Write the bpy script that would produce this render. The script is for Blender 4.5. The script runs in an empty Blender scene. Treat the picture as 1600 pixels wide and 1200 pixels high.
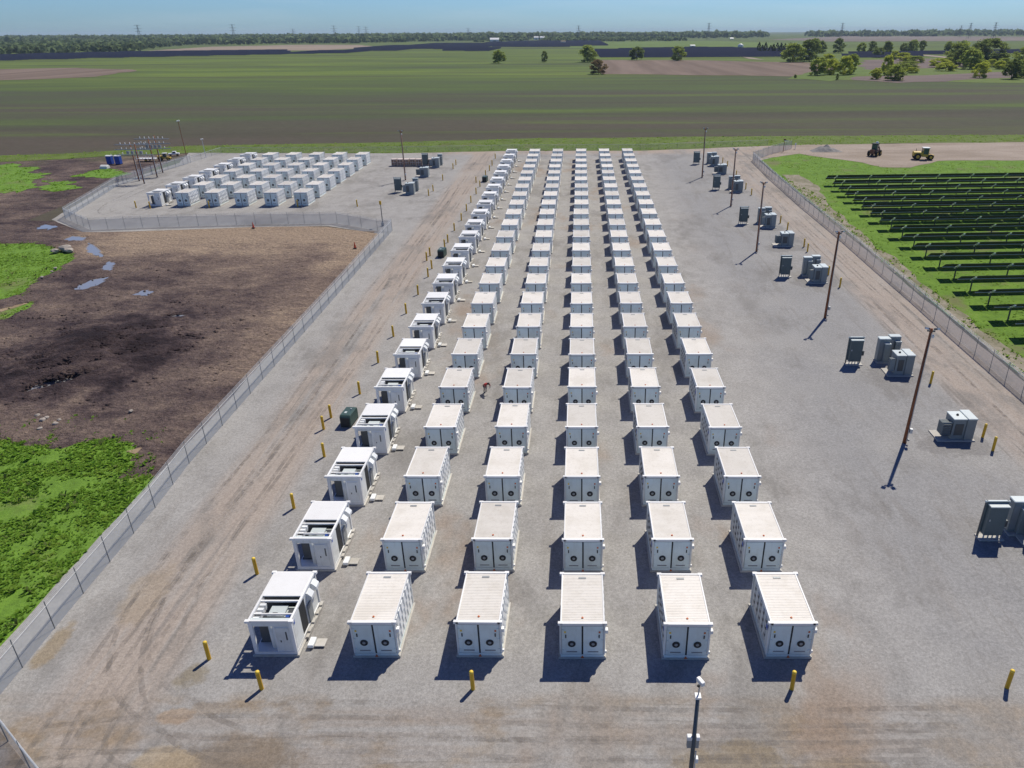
import bpy, bmesh, math, random
import numpy as np
from mathutils import Vector, Matrix, noise
from mathutils.geometry import tessellate_polygon

D = bpy.data
C = bpy.context.scene.collection
scene = bpy.context.scene
rad = math.radians
PI = math.pi

# ------------------------------------------------------------------ camera
PITCH, YAW, ROLL = .4497, -.0131, -.0058
CAM = Vector((-.1008, -30.4228, 31.8926))
cp, sp, cy_, sy_ = math.cos(PITCH), math.sin(PITCH), math.cos(YAW), math.sin(YAW)
fwd = Vector((sy_*cp, cy_*cp, -sp)); rgt = Vector((cy_, -sy_, 0)); upv = rgt.cross(fwd)
r2 = math.cos(ROLL)*rgt + math.sin(ROLL)*upv
u2 = -math.sin(ROLL)*rgt + math.cos(ROLL)*upv
cd = D.cameras.new('camera'); cam = D.objects.new('camera', cd); C.objects.link(cam)
cam.matrix_world = Matrix(((r2.x, u2.x, -fwd.x, CAM.x), (r2.y, u2.y, -fwd.y, CAM.y),
                           (r2.z, u2.z, -fwd.z, CAM.z), (0, 0, 0, 1)))
cd.sensor_width = 36; cd.lens = 36*1140.19/1600; cd.shift_x = -93.8/1600
cd.clip_start = .5; cd.clip_end = 40000
scene.camera = cam

# ------------------------------------------------------------------ sky, sun, exposure
SUNV = Vector((.955, 1.56, 2.56)).normalized()
w = D.worlds.new('World'); scene.world = w; w.use_nodes = True
nt = w.node_tree
sky = nt.nodes.new('ShaderNodeTexSky'); sky.sky_type = 'NISHITA'; sky.sun_disc = False
sky.sun_elevation = math.asin(SUNV.z); sky.sun_rotation = math.atan2(SUNV.x, SUNV.y)
sky.air_density = 1.0; sky.dust_density = .4; sky.ozone_density = 2.0; sky.altitude = 200
bg = nt.nodes['Background']; bg.inputs[1].default_value = .070
tint = nt.nodes.new('ShaderNodeMix'); tint.data_type = 'RGBA'; tint.blend_type = 'MULTIPLY'; tint.inputs[0].default_value = 1
tint.inputs[7].default_value = (.58, .93, 1.50, 1)            # clear blue-grey air down to the horizon
nt.links.new(sky.outputs[0], tint.inputs[6])
wt = nt.nodes.new('ShaderNodeTexCoord'); wm = nt.nodes.new('ShaderNodeMapping'); wm.inputs['Scale'].default_value = (2, 2, 22)
wn = nt.nodes.new('ShaderNodeTexNoise'); wn.inputs['Scale'].default_value = 2.2; wn.inputs['Detail'].default_value = 5
wr = nt.nodes.new('ShaderNodeMapRange'); wr.inputs[1].default_value = .46; wr.inputs[2].default_value = .75; wr.inputs[4].default_value = .16
wx = nt.nodes.new('ShaderNodeMix'); wx.data_type = 'RGBA'; wx.inputs[7].default_value = (9.2, 10.2, 11.0, 1)     # thin high cloud
nt.links.new(wt.outputs['Generated'], wm.inputs[0]); nt.links.new(wm.outputs[0], wn.inputs['Vector']); nt.links.new(wn.outputs[0], wr.inputs[0])
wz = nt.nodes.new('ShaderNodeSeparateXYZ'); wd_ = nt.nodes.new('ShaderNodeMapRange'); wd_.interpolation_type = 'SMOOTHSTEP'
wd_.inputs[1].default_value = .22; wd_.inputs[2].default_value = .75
wg = nt.nodes.new('ShaderNodeMix'); wg.data_type = 'RGBA'; wg.inputs[6].default_value = (1, 1, 1, 1); wg.inputs[7].default_value = (.20, .30, .56, 1)   # deep blue overhead, darkened to cut the fill and deepen shadows
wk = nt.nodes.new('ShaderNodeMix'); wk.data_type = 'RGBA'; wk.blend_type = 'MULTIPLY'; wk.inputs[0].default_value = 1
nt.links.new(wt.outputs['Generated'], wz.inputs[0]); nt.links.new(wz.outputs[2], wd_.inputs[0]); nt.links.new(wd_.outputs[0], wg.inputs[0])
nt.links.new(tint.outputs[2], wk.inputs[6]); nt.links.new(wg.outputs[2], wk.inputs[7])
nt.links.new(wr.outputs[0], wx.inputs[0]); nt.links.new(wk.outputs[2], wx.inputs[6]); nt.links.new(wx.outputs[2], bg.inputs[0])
sl = D.lights.new('sun', 'SUN'); sl.energy = 4.6; sl.angle = rad(.5); sl.color = (1, .935, .81)
so = D.objects.new('sun', sl); C.objects.link(so)
so.rotation_euler = (-SUNV).to_track_quat('-Z', 'Y').to_euler(); so.location = (0, 0, 100)
scene.view_settings.view_transform = 'Standard'; scene.view_settings.look = 'None'
scene.view_settings.exposure = .07; scene.view_settings.gamma = 1

# ------------------------------------------------------------------ helpers
def gz(y):                      # the site rises gently away from the viewer, then levels out
    return .0171*y if y < 190 else .0171*(190+60*(1-math.exp(-(y-190)/60)))

class N:                        # small material-node helper
    def __init__(s, name):
        s.m = D.materials.new(name); s.m.use_nodes = True
        s.t = s.m.node_tree; s.b = s.t.nodes['Principled BSDF']
        s.geo = None; s.tc = None
    def n(s, t): return s.t.nodes.new(t)
    def l(s, a, b): s.t.links.new(a, b)
    def pos(s):
        if not s.geo: s.geo = s.n('ShaderNodeNewGeometry')
        return s.geo.outputs['Position']
    def obj(s):
        if not s.tc: s.tc = s.n('ShaderNodeTexCoord')
        return s.tc.outputs['Object']
    def xyz(s):
        x = s.n('ShaderNodeSeparateXYZ'); s.l(s.pos(), x.inputs[0]); return x.outputs
    def noise(s, sc, det=4, rough=.55, scale=(1, 1, 1), rot=0, src=None, dist=0):
        mp = s.n('ShaderNodeMapping'); mp.inputs['Scale'].default_value = scale
        mp.inputs['Rotation'].default_value = (0, 0, rot)
        s.l(src or s.pos(), mp.inputs[0])
        k = s.n('ShaderNodeTexNoise'); k.inputs['Scale'].default_value = sc
        k.inputs['Detail'].default_value = det; k.inputs['Roughness'].default_value = rough
        k.inputs['Distortion'].default_value = dist
        s.l(mp.outputs[0], k.inputs['Vector']); return k.outputs[0]
    def _in(s, sock, v):
        if isinstance(v, (int, float)): sock.default_value = v
        else: s.l(v, sock)
    def math(s, op, a, b=0., c=None, clamp=False):
        k = s.n('ShaderNodeMath'); k.operation = op; k.use_clamp = clamp
        s._in(k.inputs[0], a); s._in(k.inputs[1], b)
        if c is not None: s._in(k.inputs[2], c)
        return k.outputs[0]
    def mapr(s, v, a, b, c=0., d=1.):
        k = s.n('ShaderNodeMapRange'); s._in(k.inputs[0], v)
        for i, q in enumerate((a, b, c, d)): k.inputs[i+1].default_value = q
        k.interpolation_type = 'SMOOTHSTEP'
        return k.outputs[0]
    def ramp(s, v, stops):
        k = s.n('ShaderNodeValToRGB'); s._in(k.inputs[0], v); e = k.color_ramp.elements
        while len(e) < len(stops): e.new(.5)
        for i, (p, c) in enumerate(stops):
            e[i].position = p; e[i].color = (*c, 1) if len(c) == 3 else c
        return k.outputs[0]
    def mix(s, f, a, b, mode='MIX'):
        k = s.n('ShaderNodeMix'); k.data_type = 'RGBA'; k.blend_type = mode
        s._in(k.inputs[0], f)
        for i, q in ((6, a), (7, b)):
            if isinstance(q, tuple): k.inputs[i].default_value = (*q, 1)
            else: s.l(q, k.inputs[i])
        return k.outputs[2]
    def bump(s, h, strength=.5, dist=.05):
        k = s.n('ShaderNodeBump'); k.inputs['Strength'].default_value = strength
        k.inputs['Distance'].default_value = dist; s.l(h, k.inputs['Height']); s.l(k.outputs[0], s.b.inputs['Normal'])
    def out(s, col, rough=.9, metal=0., spec=.3):
        if isinstance(col, tuple): s.b.inputs['Base Color'].default_value = (*col, 1)
        else: s.l(col, s.b.inputs['Base Color'])
        s._in(s.b.inputs['Roughness'], rough); s.b.inputs['Metallic'].default_value = metal
        s.b.inputs['Specular IOR Level'].default_value = spec
        return s.m

def paint(name, c, rough=.5, metal=0., dirt=.25, spec=.4, sc=1.2, vmin=.90):
    "painted or metal surface with weathering that has its own blotchy shape"
    k = N(name)
    oi = k.n('ShaderNodeObjectInfo'); va = k.n('ShaderNodeVectorMath'); va.operation = 'ADD'
    rv = k.math('MULTIPLY', oi.outputs['Random'], 60.); k.l(k.obj(), va.inputs[0]); k.l(rv, va.inputs[1])
    a = k.noise(sc, 5, .6, src=va.outputs[0]); b = k.noise(9*sc, 3, .6, src=va.outputs[0]); st = k.noise(5, 3, .6, (1, 1, .12), src=va.outputs[0])
    f = k.math('MULTIPLY', k.math('ADD', k.mapr(a, .4, .75), k.mapr(st, .5, .7, 0, .6), clamp=True), dirt)
    d = tuple(q*e for q, e in zip(c, (.62, .58, .5)))
    col = k.mix(f, c, d)
    v = k.mapr(oi.outputs['Random'], 0, 1, vmin, 1.06)
    hs = k.n('ShaderNodeHueSaturation'); k.l(col, hs.inputs['Color']); k.l(v, hs.inputs['Value'])
    col = hs.outputs[0]
    r = k.mapr(b, .3, .7, rough-.08, rough+.1)
    return k.out(col, r, metal, spec)

def tag(o, label=None, cat=None, group=None, kind=None):
    if label: o['label'] = label
    if cat: o['category'] = cat
    if group: o['group'] = group
    if kind: o['kind'] = kind
    return o

class MB:
    def __init__(s): s.v = []; s.f = []
    def add(s, v, f):
        n = len(s.v); s.v += [tuple(q) for q in v]; s.f += [tuple(i+n for i in q) for q in f]; return s
    def box(s, x0, x1, y0, y1, z0, z1, M=None):
        v = [(x0, y0, z0), (x1, y0, z0), (x1, y1, z0), (x0, y1, z0), (x0, y0, z1), (x1, y0, z1), (x1, y1, z1), (x0, y1, z1)]
        if M is not None: v = [M @ Vector(q) for q in v]
        return s.add(v, [(0, 3, 2, 1), (4, 5, 6, 7), (0, 1, 5, 4), (1, 2, 6, 5), (2, 3, 7, 6), (3, 0, 4, 7)])
    def cyl(s, a, b, r0, r1=None, n=10, cap=True):
        a = Vector(a); b = Vector(b); r1 = r0 if r1 is None else r1
        d = (b-a).normalized(); q = d.orthogonal().normalized(); e = d.cross(q)
        v = []
        for c, r in ((a, r0), (b, r1)):
            for i in range(n):
                t = 2*PI*i/n; v.append(c+r*(math.cos(t)*q+math.sin(t)*e))
        f = [(i, (i+1) % n, n+(i+1) % n, n+i) for i in range(n)]
        if cap: f += [tuple(reversed(range(n))), tuple(range(n, 2*n))]
        return s.add(v, f)
    def lathe(s, cx, cy, prof, n=14):
        v = []; f = []
        for r, z in prof:
            for i in range(n):
                t = 2*PI*i/n; v.append((cx+r*math.cos(t), cy+r*math.sin(t), z))
        for k in range(len(prof)-1):
            for i in range(n): f.append((k*n+i, k*n+(i+1) % n, (k+1)*n+(i+1) % n, (k+1)*n+i))
        f.append(tuple(reversed(range(n)))); f.append(tuple(range((len(prof)-1)*n, len(prof)*n)))
        return s.add(v, f)
    def prism(s, prof, x0, x1):        # profile in y-z extruded along x
        n = len(prof)
        v = [(x0, y, z) for y, z in prof]+[(x1, y, z) for y, z in prof]
        f = [(i, i+n, (i+1) % n+n, (i+1) % n) for i in range(n)]+[tuple(range(n)), tuple(reversed(range(n, 2*n)))]
        return s.add(v, f)
    def build(s, name, mat, parent=None, smooth=False, bevel=0):
        me = D.meshes.new(name); me.from_pydata(s.v, [], s.f); me.materials.append(mat)
        bm = bmesh.new(); bm.from_mesh(me)
        bmesh.ops.recalc_face_normals(bm, faces=bm.faces)
        if bevel: bmesh.ops.bevel(bm, geom=list(bm.edges), offset=bevel, segments=1, affect='EDGES')
        bm.to_mesh(me); bm.free()
        if smooth:
            for p in me.polygons: p.use_smooth = True
        o = D.objects.new(name, me); C.objects.link(o); o.parent = parent
        return o

def empty(name, loc=(0, 0, 0), rz=0):
    o = D.objects.new(name, None); C.objects.link(o); o.location = loc; o.rotation_euler = (0, 0, rz)
    o.empty_display_size = .3
    return o
kids = {}
def copy_tree(o, parent=None):
    c = o.copy(); C.objects.link(c); c.parent = parent
    if o.name not in kids: kids[o.name] = list(o.children)
    for ch in kids[o.name]: copy_tree(ch, c)
    return c

def frac(pts, amp, seg=2.0, seed=0, close=True):
    "polygon outline roughened with noise at several sizes"
    out = []; n = len(pts)
    for i in range(n if close else n-1):
        a = Vector(pts[i]); b = Vector(pts[(i+1) % n]); L = (b-a).length
        k = max(1, int(L/seg)); d = (b-a)/max(L, 1e-6); nn = Vector((-d.y, d.x))
        for j in range(k):
            q = a.lerp(b, j/k); e = min(j, k-j)/k*4; e = min(1, e+.35)
            h = noise.fractal(Vector((q.x/(seg*5), q.y/(seg*5), seed*7.3)), .8, 2.1, 4)
            out.append(q+nn*h*amp*e)
    return out
def inpoly(P, x, y):
    r = np.zeros(len(x), bool); n = len(P); j = n-1
    for i in range(n):
        xi, yi = P[i][0], P[i][1]; xj, yj = P[j][0], P[j][1]
        c = ((yi > y) != (yj > y))
        r ^= c & (x < (xj-xi)*(y-yi)/((yj-yi) if yj != yi else 1e-9)+xi)
        j = i
    return r
def sheet(name, pts, mat, off, amp=0, seg=2., seed=0, kind='structure'):
    P = frac(pts, amp, seg, seed) if amp else [Vector(p) for p in pts]
    tri = tessellate_polygon([[Vector((p.x, p.y, 0)) for p in P]])
    me = D.meshes.new(name); me.from_pydata([(p.x, p.y, gz(p.y)+off) for p in P], [], [tuple(t) for t in tri])
    bm = bmesh.new(); bm.from_mesh(me); bmesh.ops.recalc_face_normals(bm, faces=bm.faces)
    if bm.faces and sum(f.normal.z for f in bm.faces) < 0: bmesh.ops.reverse_faces(bm, faces=bm.faces)
    bm.to_mesh(me); bm.free(); me.materials.append(mat)
    o = D.objects.new(name, me); C.objects.link(o); o['kind'] = kind
    return o, P
def np_mesh(name, V, tris, mat, parent=None):
    me = D.meshes.new(name); nv = len(V); k = tris.shape[1]; nf = len(tris)
    me.vertices.add(nv); me.vertices.foreach_set('co', V.astype(np.float32).ravel())
    me.loops.add(nf*k); me.loops.foreach_set('vertex_index', tris.astype(np.int32).ravel())
    me.polygons.add(nf); me.polygons.foreach_set('loop_start', np.arange(0, nf*k, k, dtype=np.int32))
    me.update(calc_edges=True); me.validate(); me.materials.append(mat)
    o = D.objects.new(name, me); C.objects.link(o); o.parent = parent
    return o
ORD = ['zeroth', 'first', 'second', 'third', 'fourth', 'fifth', 'sixth', 'seventh', 'eighth', 'ninth', 'tenth', 'eleventh', 'twelfth',
       'thirteenth', 'fourteenth', 'fifteenth', 'sixteenth', 'seventeenth', 'eighteenth', 'nineteenth', 'twentieth', 'twenty-first',
       'twenty-second', 'twenty-third', 'twenty-fourth', 'twenty-fifth', 'twenty-sixth', 'twenty-seventh', 'twenty-eighth']
rng = np.random.default_rng(5); random.seed(5)

# ------------------------------------------------------------------ ground materials
def m_gravel():
    k = N('gravel'); X = k.xyz(); x, y = X[0], X[1]
    big = k.noise(.07, 4, .6); mid = k.noise(.45, 5, .65); fine = k.noise(5, 4, .75); sp = k.noise(14, 2, .9)
    ty = k.noise(.9, 4, .6, (1, .035, 1)); tx = k.noise(.8, 4, .6, (.05, 1, 1), .06)
    col = k.ramp(mid, [(.25, (.248, .240, .230)), (.5, (.302, .293, .282)), (.75, (.340, .331, .320))])
    cool = k.math('MULTIPLY', k.mapr(x, 16, 23), k.mapr(x, 38, 32)); col = k.mix(k.math('MULTIPLY', cool, .65), col, (.240, .240, .243))
    # brown worn driving lanes: left, right, front
    ln = k.math('MULTIPLY', k.mapr(x, -29.5, -27), k.mapr(x, -21.6, -23.6))
    ln = k.math('MULTIPLY', ln, k.mapr(y, 176, 166))
    rt = k.math('MULTIPLY', k.mapr(x, 34.2, 36.5), k.mapr(y, -5, 30))
    fr = k.mapr(y, -2.2, -3.2)
    en = k.math('MULTIPLY', k.mapr(x, -50, -33), k.mapr(y, 166, 172))
    lt = k.math('ADD', k.math('ADD', k.math('MULTIPLY', ln, .8), k.math('MULTIPLY', rt, .75)), en)
    m1 = k.math('MULTIPLY', lt, k.mapr(ty, .22, .52), clamp=True)
    col = k.mix(m1, col, (.340, .282, .236))
    m2 = k.math('MULTIPLY', k.math('ADD', ln, rt, clamp=True), k.mapr(ty, .56, .72))
    col = k.mix(k.math('MULTIPLY', m2, .7), col, (.185, .170, .160))
    m3 = k.math('MULTIPLY', fr, k.mapr(tx, .35, .68))
    col = k.mix(k.math('MULTIPLY', m3, .85), col, (.262, .230, .203))
    m3b = k.math('MULTIPLY', fr, k.mapr(k.noise(.22, 5, .6, (.6, 1, 1)), .48, .62))
    col = k.mix(k.math('MULTIPLY', m3b, .85), col, (.235, .180, .122))
    # brown stains between the columns
    rut = k.mapr(k.math('ABSOLUTE', k.math('SUBTRACT', k.noise(.55, 3, .5, (.05, 1, 1), .03), .5)), .028, .006)
    rut = k.math('MULTIPLY', k.math('MULTIPLY', rut, fr), k.mapr(k.noise(.3, 3), .4, .6))
    ru2 = k.mapr(k.math('ABSOLUTE', k.math('SUBTRACT', k.noise(.42, 2, .5, (1, .03, 1), -.03), .5)), .024, .006)
    ru2 = k.math('MULTIPLY', k.math('MULTIPLY', ru2, k.math('ADD', k.math('ADD', ln, rt, clamp=True), k.mapr(x, 19, 24, 0, .5), clamp=True)), k.mapr(k.noise(.2, 3), .42, .6))
    col = k.mix(k.math('MULTIPLY', k.math('ADD', rut, ru2, clamp=True), .6), col, (.165, .15, .135))
    m4 = k.math('MULTIPLY', k.mapr(k.noise(.11, 4, .6, (1, .6, 1)), .54, .68), k.math('MULTIPLY', k.mapr(x, -18, -14), k.mapr(x, 20, 12)))
    col = k.mix(k.math('MULTIPLY', m4, .7), col, (.250, .185, .135))
    # darker disturbed stone to the right of the block
    m5 = k.mapr(k.noise(.16, 5, .7, (1, .5, 1)), .5, .66)
    col = k.mix(k.math('MULTIPLY', m5, .6), col, (.180, .172, .162))
    m6 = k.mapr(k.noise(.33, 6, .7, (1, .25, 1), .25), .52, .66)
    col = k.mix(k.math('MULTIPLY', m6, .3), col, (.215, .198, .180))
    col = k.mix(k.math('MULTIPLY', k.mapr(big, .45, .7), .3), col, (.375, .360, .335))
    wob = k.math('MULTIPLY', k.math('SUBTRACT', k.noise(.5, 6, .7), .5), 4.2)
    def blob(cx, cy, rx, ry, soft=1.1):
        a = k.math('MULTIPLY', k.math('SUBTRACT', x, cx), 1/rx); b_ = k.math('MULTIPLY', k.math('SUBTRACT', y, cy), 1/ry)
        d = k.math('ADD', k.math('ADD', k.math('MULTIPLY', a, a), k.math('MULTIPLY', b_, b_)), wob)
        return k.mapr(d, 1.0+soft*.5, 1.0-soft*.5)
    for cx, cy, rx, ry, c_, f_ in ((-17, -6.6, 3.2, 1.5, (.185, .145, .105), .9), (-20.2, -6.6, 1.5, .9, (.33, .26, .17), .8), (7.2, -6.8, 2.6, 1.4, (.225, .18, .12), .9), (12.5, -6.9, 2.4, .7, (.25, .2, .14), .7),
                                   (-30.6, .8, .6, 1.6, (.24, .18, .10), .8), (-21.6, -1.4, .9, .8, (.20, .165, .105), .8), (-21.2, -4.0, 1.0, .45, (.29, .21, .14), .8), (-19.4, -3.5, 1.0, .5, (.24, .19, .14), .7),
                                   (-27.5, 5, 1.2, 2.5, (.29, .23, .16), .6), (-5, -7.6, 4, .8, (.24, .2, .15), .6)):
        col = k.mix(k.math('MULTIPLY', blob(cx, cy, rx, ry), f_*.8), col, c_)
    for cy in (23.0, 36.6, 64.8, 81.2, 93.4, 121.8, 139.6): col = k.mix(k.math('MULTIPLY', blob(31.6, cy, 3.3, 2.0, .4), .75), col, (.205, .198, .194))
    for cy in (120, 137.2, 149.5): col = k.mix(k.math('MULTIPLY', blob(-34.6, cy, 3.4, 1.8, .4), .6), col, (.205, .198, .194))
    v = k.math('MULTIPLY', k.mapr(fine, .25, .75, .80, 1.18), k.mapr(sp, .3, .7, .86, 1.14))
    mm = k.n('ShaderNodeVectorMath'); mm.operation = 'SCALE'; k.l(col, mm.inputs[0]); k.l(v, mm.inputs[3])
    h = k.math('ADD', k.math('MULTIPLY', fine, .5), k.math('MULTIPLY', ty, k.math('ADD', ln, rt)))
    k.bump(h, .55, .07)
    return k.out(mm.outputs[0], .95, 0, .15)
def m_dirt():
    k = N('dirt'); X = k.xyz(); x, y = X[0], X[1]
    a = k.noise(.10, 6, .62, (.7, 1, 1), .5, dist=.6); b = k.noise(.5, 6, .7, (.45, 1, 1), .55); c = k.noise(3, 4, .75); e = k.noise(.03, 3, .5)
    b2 = k.noise(1.3, 5, .75, (.8, 1, 1)); b3 = k.noise(.28, 5, .7)
    v = k.math('ADD', k.math('MULTIPLY', a, .42), k.math('MULTIPLY', b, .22))
    v = k.math('ADD', v, k.math('ADD', k.math('MULTIPLY', b2, .17), k.math('MULTIPLY', b3, .19)))
    v = k.math('ADD', v, k.math('MULTIPLY', k.math('MULTIPLY', k.mapr(y, 66, 90), k.mapr(x, -92, -66)), .19))       # tan packed soil by the enclosure
    v = k.math('ADD', v, k.math('MULTIPLY', k.math('MULTIPLY', k.mapr(x, -43, -35), k.mapr(y, 30, 75)), .10))
    dx = k.math('MULTIPLY', k.math('ADD', x, 52.5), .105); dy = k.math('MULTIPLY', k.math('ADD', y, -41.), .085)
    dd = k.math('ADD', k.math('MULTIPLY', dx, dx), k.math('MULTIPLY', dy, dy))
    v = k.math('SUBTRACT', v, k.math('MULTIPLY', k.math('MULTIPLY', k.mapr(k.math('ADD', dd, k.math('MULTIPLY', k.math('SUBTRACT', b3, .5), 3.)), 1.4, .3), k.mapr(b2, .3, .65, .45, 1.)), .105))                                    # heap of dark topsoil
    col = k.ramp(v, [(.36, (.026, .018, .021)), (.43, (.066, .047, .048)), (.49, (.122, .089, .080)), (.56, (.198, .147, .119)), (.66, (.33, .250, .182))])
    v = k.math('ADD', v, .062)
    far = k.mapr(k.math('SUBTRACT', y, k.math('MULTIPLY', x, .0)), 100, 135)
    g = k.math('MULTIPLY', far, k.mapr(e, .5, .62))
    col = k.mix(k.math('MULTIPLY', g, .4), col, (.10, .115, .045))
    s = k.mapr(c, .28, .72, .66, 1.3)
    mm = k.n('ShaderNodeVectorMath'); mm.operation = 'SCALE'; k.l(col, mm.inputs[0]); k.l(s, mm.inputs[3])
    k.bump(k.math('ADD', k.math('ADD', b, b2), k.math('MULTIPLY', c, .35)), 1., .5)
    return k.out(mm.outputs[0], .95, 0, .15)
def m_grass(name, stops, sc=.35, tan=.25):
    k = N(name); a = k.noise(sc, 5, .65); b = k.noise(4, 4, .7); c = k.noise(.12, 4, .6)
    col = k.ramp(k.math('ADD', k.math('MULTIPLY', a, .6), k.math('MULTIPLY', b, .4)), stops)
    col = k.mix(k.math('MULTIPLY', k.mapr(c, .55, .7), tan), col, (.17, .135, .085))
    k.bump(b, .8, .12)
    return k.out(col, .9, 0, .15)
def m_field():
    k = N('crop_field'); X = k.xyz(); x, y = X[0], X[1]
    wv = k.noise(.006, 4, .6, (.5, 1, 1)); w2 = k.noise(.012, 5, .6, (.22, 1, 1), .03); w3 = k.noise(.05, 5, .7, (.12, 1, 1), -.04); f = k.noise(.7, 4, .8, (.5, 1, 1))
    yy = k.math('ADD', y, k.math('ADD', k.math('MULTIPLY', x, -.12), 30.))
    t = k.math('DIVIDE', 236., k.math('MAXIMUM', yy, 60.))          # 1 at the near edge, towards 0 far off
    t = k.math('ADD', t, k.math('MULTIPLY', k.math('SUBTRACT', wv, .5), .22))
    g = k.ramp(t, [(.0, (.75,)*3), (.24, (.95,)*3), (.33, (.85,)*3), (.40, (.95,)*3), (.46, (.7,)*3), (.52, (.7,)*3), (.60, (.42,)*3),
                   (.70, (.28,)*3), (.755, (.45,)*3), (.79, (.66,)*3), (.825, (.34,)*3), (.92, (.14,)*3), (1., (.16,)*3)])
    g = k.math('ADD', g, k.math('MULTIPLY', k.math('SUBTRACT', w2, .5), 1.5))
    g = k.math('ADD', g, k.math('MULTIPLY', k.math('SUBTRACT', w3, .5), .9), clamp=True)
    col = k.ramp(g, [(.0, (.095, .080, .062)), (.28, (.086, .083, .057)), (.5, (.080, .095, .050)), (.75, (.092, .128, .040)), (1., (.140, .190, .042))])
    st = k.mapr(k.noise(.045, 4, .55, (.07, 1, 1), .02, dist=.3), .52, .64); st2 = k.mapr(k.noise(.03, 4, .6, (.09, 1, 1), -.02), .52, .66)
    col = k.mix(k.math('MULTIPLY', st, .75), col, (.105, .145, .040)); col = k.mix(k.math('MULTIPLY', st2, .5), col, (.066, .060, .044))
    st3 = k.mapr(k.noise(.012, 4, .6, (.25, 1, 1), .05, dist=.5), .50, .64); col = k.mix(k.math('MULTIPLY', st3, .45), col, (.084, .100, .048))
    s = k.mapr(f, .2, .8, .76, 1.02)
    mm = k.n('ShaderNodeVectorMath'); mm.operation = 'SCALE'; k.l(col, mm.inputs[0]); k.l(s, mm.inputs[3])
    k.bump(f, .5, .2)
    return k.out(mm.outputs[0], .95, 0, .1)
def m_soil(name, c0, c1, sc=.1, scale=(.3, 1, 1), rot=0.):
    k = N(name); a = k.noise(sc, 5, .65, scale, rot); b = k.noise(2.5, 3, .7)
    col = k.mix(k.mapr(a, .3, .7), c0, c1); s = k.mapr(b, .2, .8, .85, 1.15)
    mm = k.n('ShaderNodeVectorMath'); mm.operation = 'SCALE'; k.l(col, mm.inputs[0]); k.l(s, mm.inputs[3])
    k.bump(b, .5, .1)
    return k.out(mm.outputs[0], .95, 0, .12)
M = {}
M['gravel'] = m_gravel(); M['dirt'] = m_dirt(); M['field'] = m_field()
M['grass'] = m_grass('weedy_grass', [(.28, (.072, .122, .020)), (.45, (.110, .205, .028)), (.6, (.150, .270, .036)), (.75, (.22, .270, .068))], .9, .75)
M['lawn'] = m_grass('solar_grass', [(.28, (.066, .110, .016)), (.45, (.098, .185, .020)), (.6, (.135, .240, .028)), (.75, (.195, .240, .060))], .45, .6)
M['verge'] = m_grass('verge_grass', [(.28, (.065, .085, .024)), (.45, (.095, .130, .028)), (.6, (.120, .175, .032)), (.75, (.155, .190, .048))], .25, .35)
M['patchg'] = m_soil('disturbed_gravel', (.215, .206, .20), (.262, .252, .243), .9, (1, 1, 1))
M['road'] = m_soil('dirt_road', (.25, .205, .165), (.345, .29, .245), .15, (.35, 1, 1), .1)
M['track'] = m_soil('tan_track', (.24, .18, .115), (.34, .26, .175), .5, (1, 1, 1))
M['rubble'] = m_soil('rubbly_verge', (.15, .145, .085), (.30, .265, .215), .6, (1, .5, 1))
M['stain'] = m_soil('muddy_stain', (.145, .112, .075), (.235, .19, .135), .8, (1, 1, 1))
M['plow'] = m_soil('ploughed_soil', (.135, .100, .078), (.205, .155, .125), .06, (1, .06, 1), .35)
M['tanfield'] = m_soil('tan_field', (.22, .175, .135), (.29, .23, .18), .004)
M['brownfield'] = m_soil('brown_field', (.14, .115, .10), (.20, .165, .145), .006)
M['greenfield'] = m_soil('green_field', (.095, .135, .035), (.13, .19, .045), .03)
M['mud'] = m_soil('purple_mud', (.12, .095, .09), (.18, .14, .125), .04)
k = N('water'); M['water'] = k.out((.22, .225, .24), .12, 0, .8); k.b.inputs['IOR'].default_value = 1.6
# ------------------------------------------------------------------ object materials
M['white'] = paint('white_paint', (.80, .80, .79), .45, 0, .12)
M['roofw'] = paint('dusty_roof_paint', (.745, .71, .65), .6, 0, .32, .3, .6, .84)
M['body'] = paint('container_side_paint', (.76, .78, .77), .5, 0, .35)
M['door'] = paint('grey_door_paint', (.72, .81, .80), .5, 0, .25)
M['dark'] = paint('dark_rubber', (.03, .032, .035), .7, 0, .1)
M['vent'] = paint('vent_black', (.022, .024, .028), .6, 0, .1)
k = N('louvre'); sx = k.n('ShaderNodeSeparateXYZ'); k.l(k.obj(), sx.inputs[0])
f = k.mapr(k.math('FRACT', k.math('MULTIPLY', sx.outputs[2], 2.0)), .55, .62); M['louvre'] = k.out(k.mix(f, (.52, .53, .53), (.12, .125, .13)), .5)
M['mgrey'] = paint('mid_grey_metal', (.30, .32, .33), .5, .2, .2)
M['concrete'] = paint('pale_concrete', (.52, .50, .46), .9, 0, .35, .15)
M['blue'] = paint('blue_sticker', (.03, .10, .42), .5, 0, .05)
M['orange'] = paint('orange_placard', (.55, .13, .03), .5, 0, .05)
M['hood'] = paint('hood_white', (.78, .80, .80), .4, 0, .08)
M['yellow'] = paint('bollard_yellow', (.68, .40, .018), .45, 0, .18)
M['ycap'] = paint('bollard_cap_yellow', (.80, .56, .06), .45, 0, .08)
M['cab'] = paint('grey_green_cabinet', (.25, .285, .29), .45, 0, .25)
M['panelgrey'] = paint('dark_panel_grey', (.115, .15, .155), .45, 0, .25)
M['cabtop'] = paint('pale_cabinet_top', (.56, .62, .62), .4, 0, .15)
M['cabdk'] = paint('cabinet_plinth', (.10, .11, .115), .6, 0, .2)
M['steel'] = paint('galvanised_steel', (.55, .57, .58), .4, .3, .2)
M['postgrey'] = paint('fence_post_steel', (.22, .235, .24), .45, .3, .2)
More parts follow.
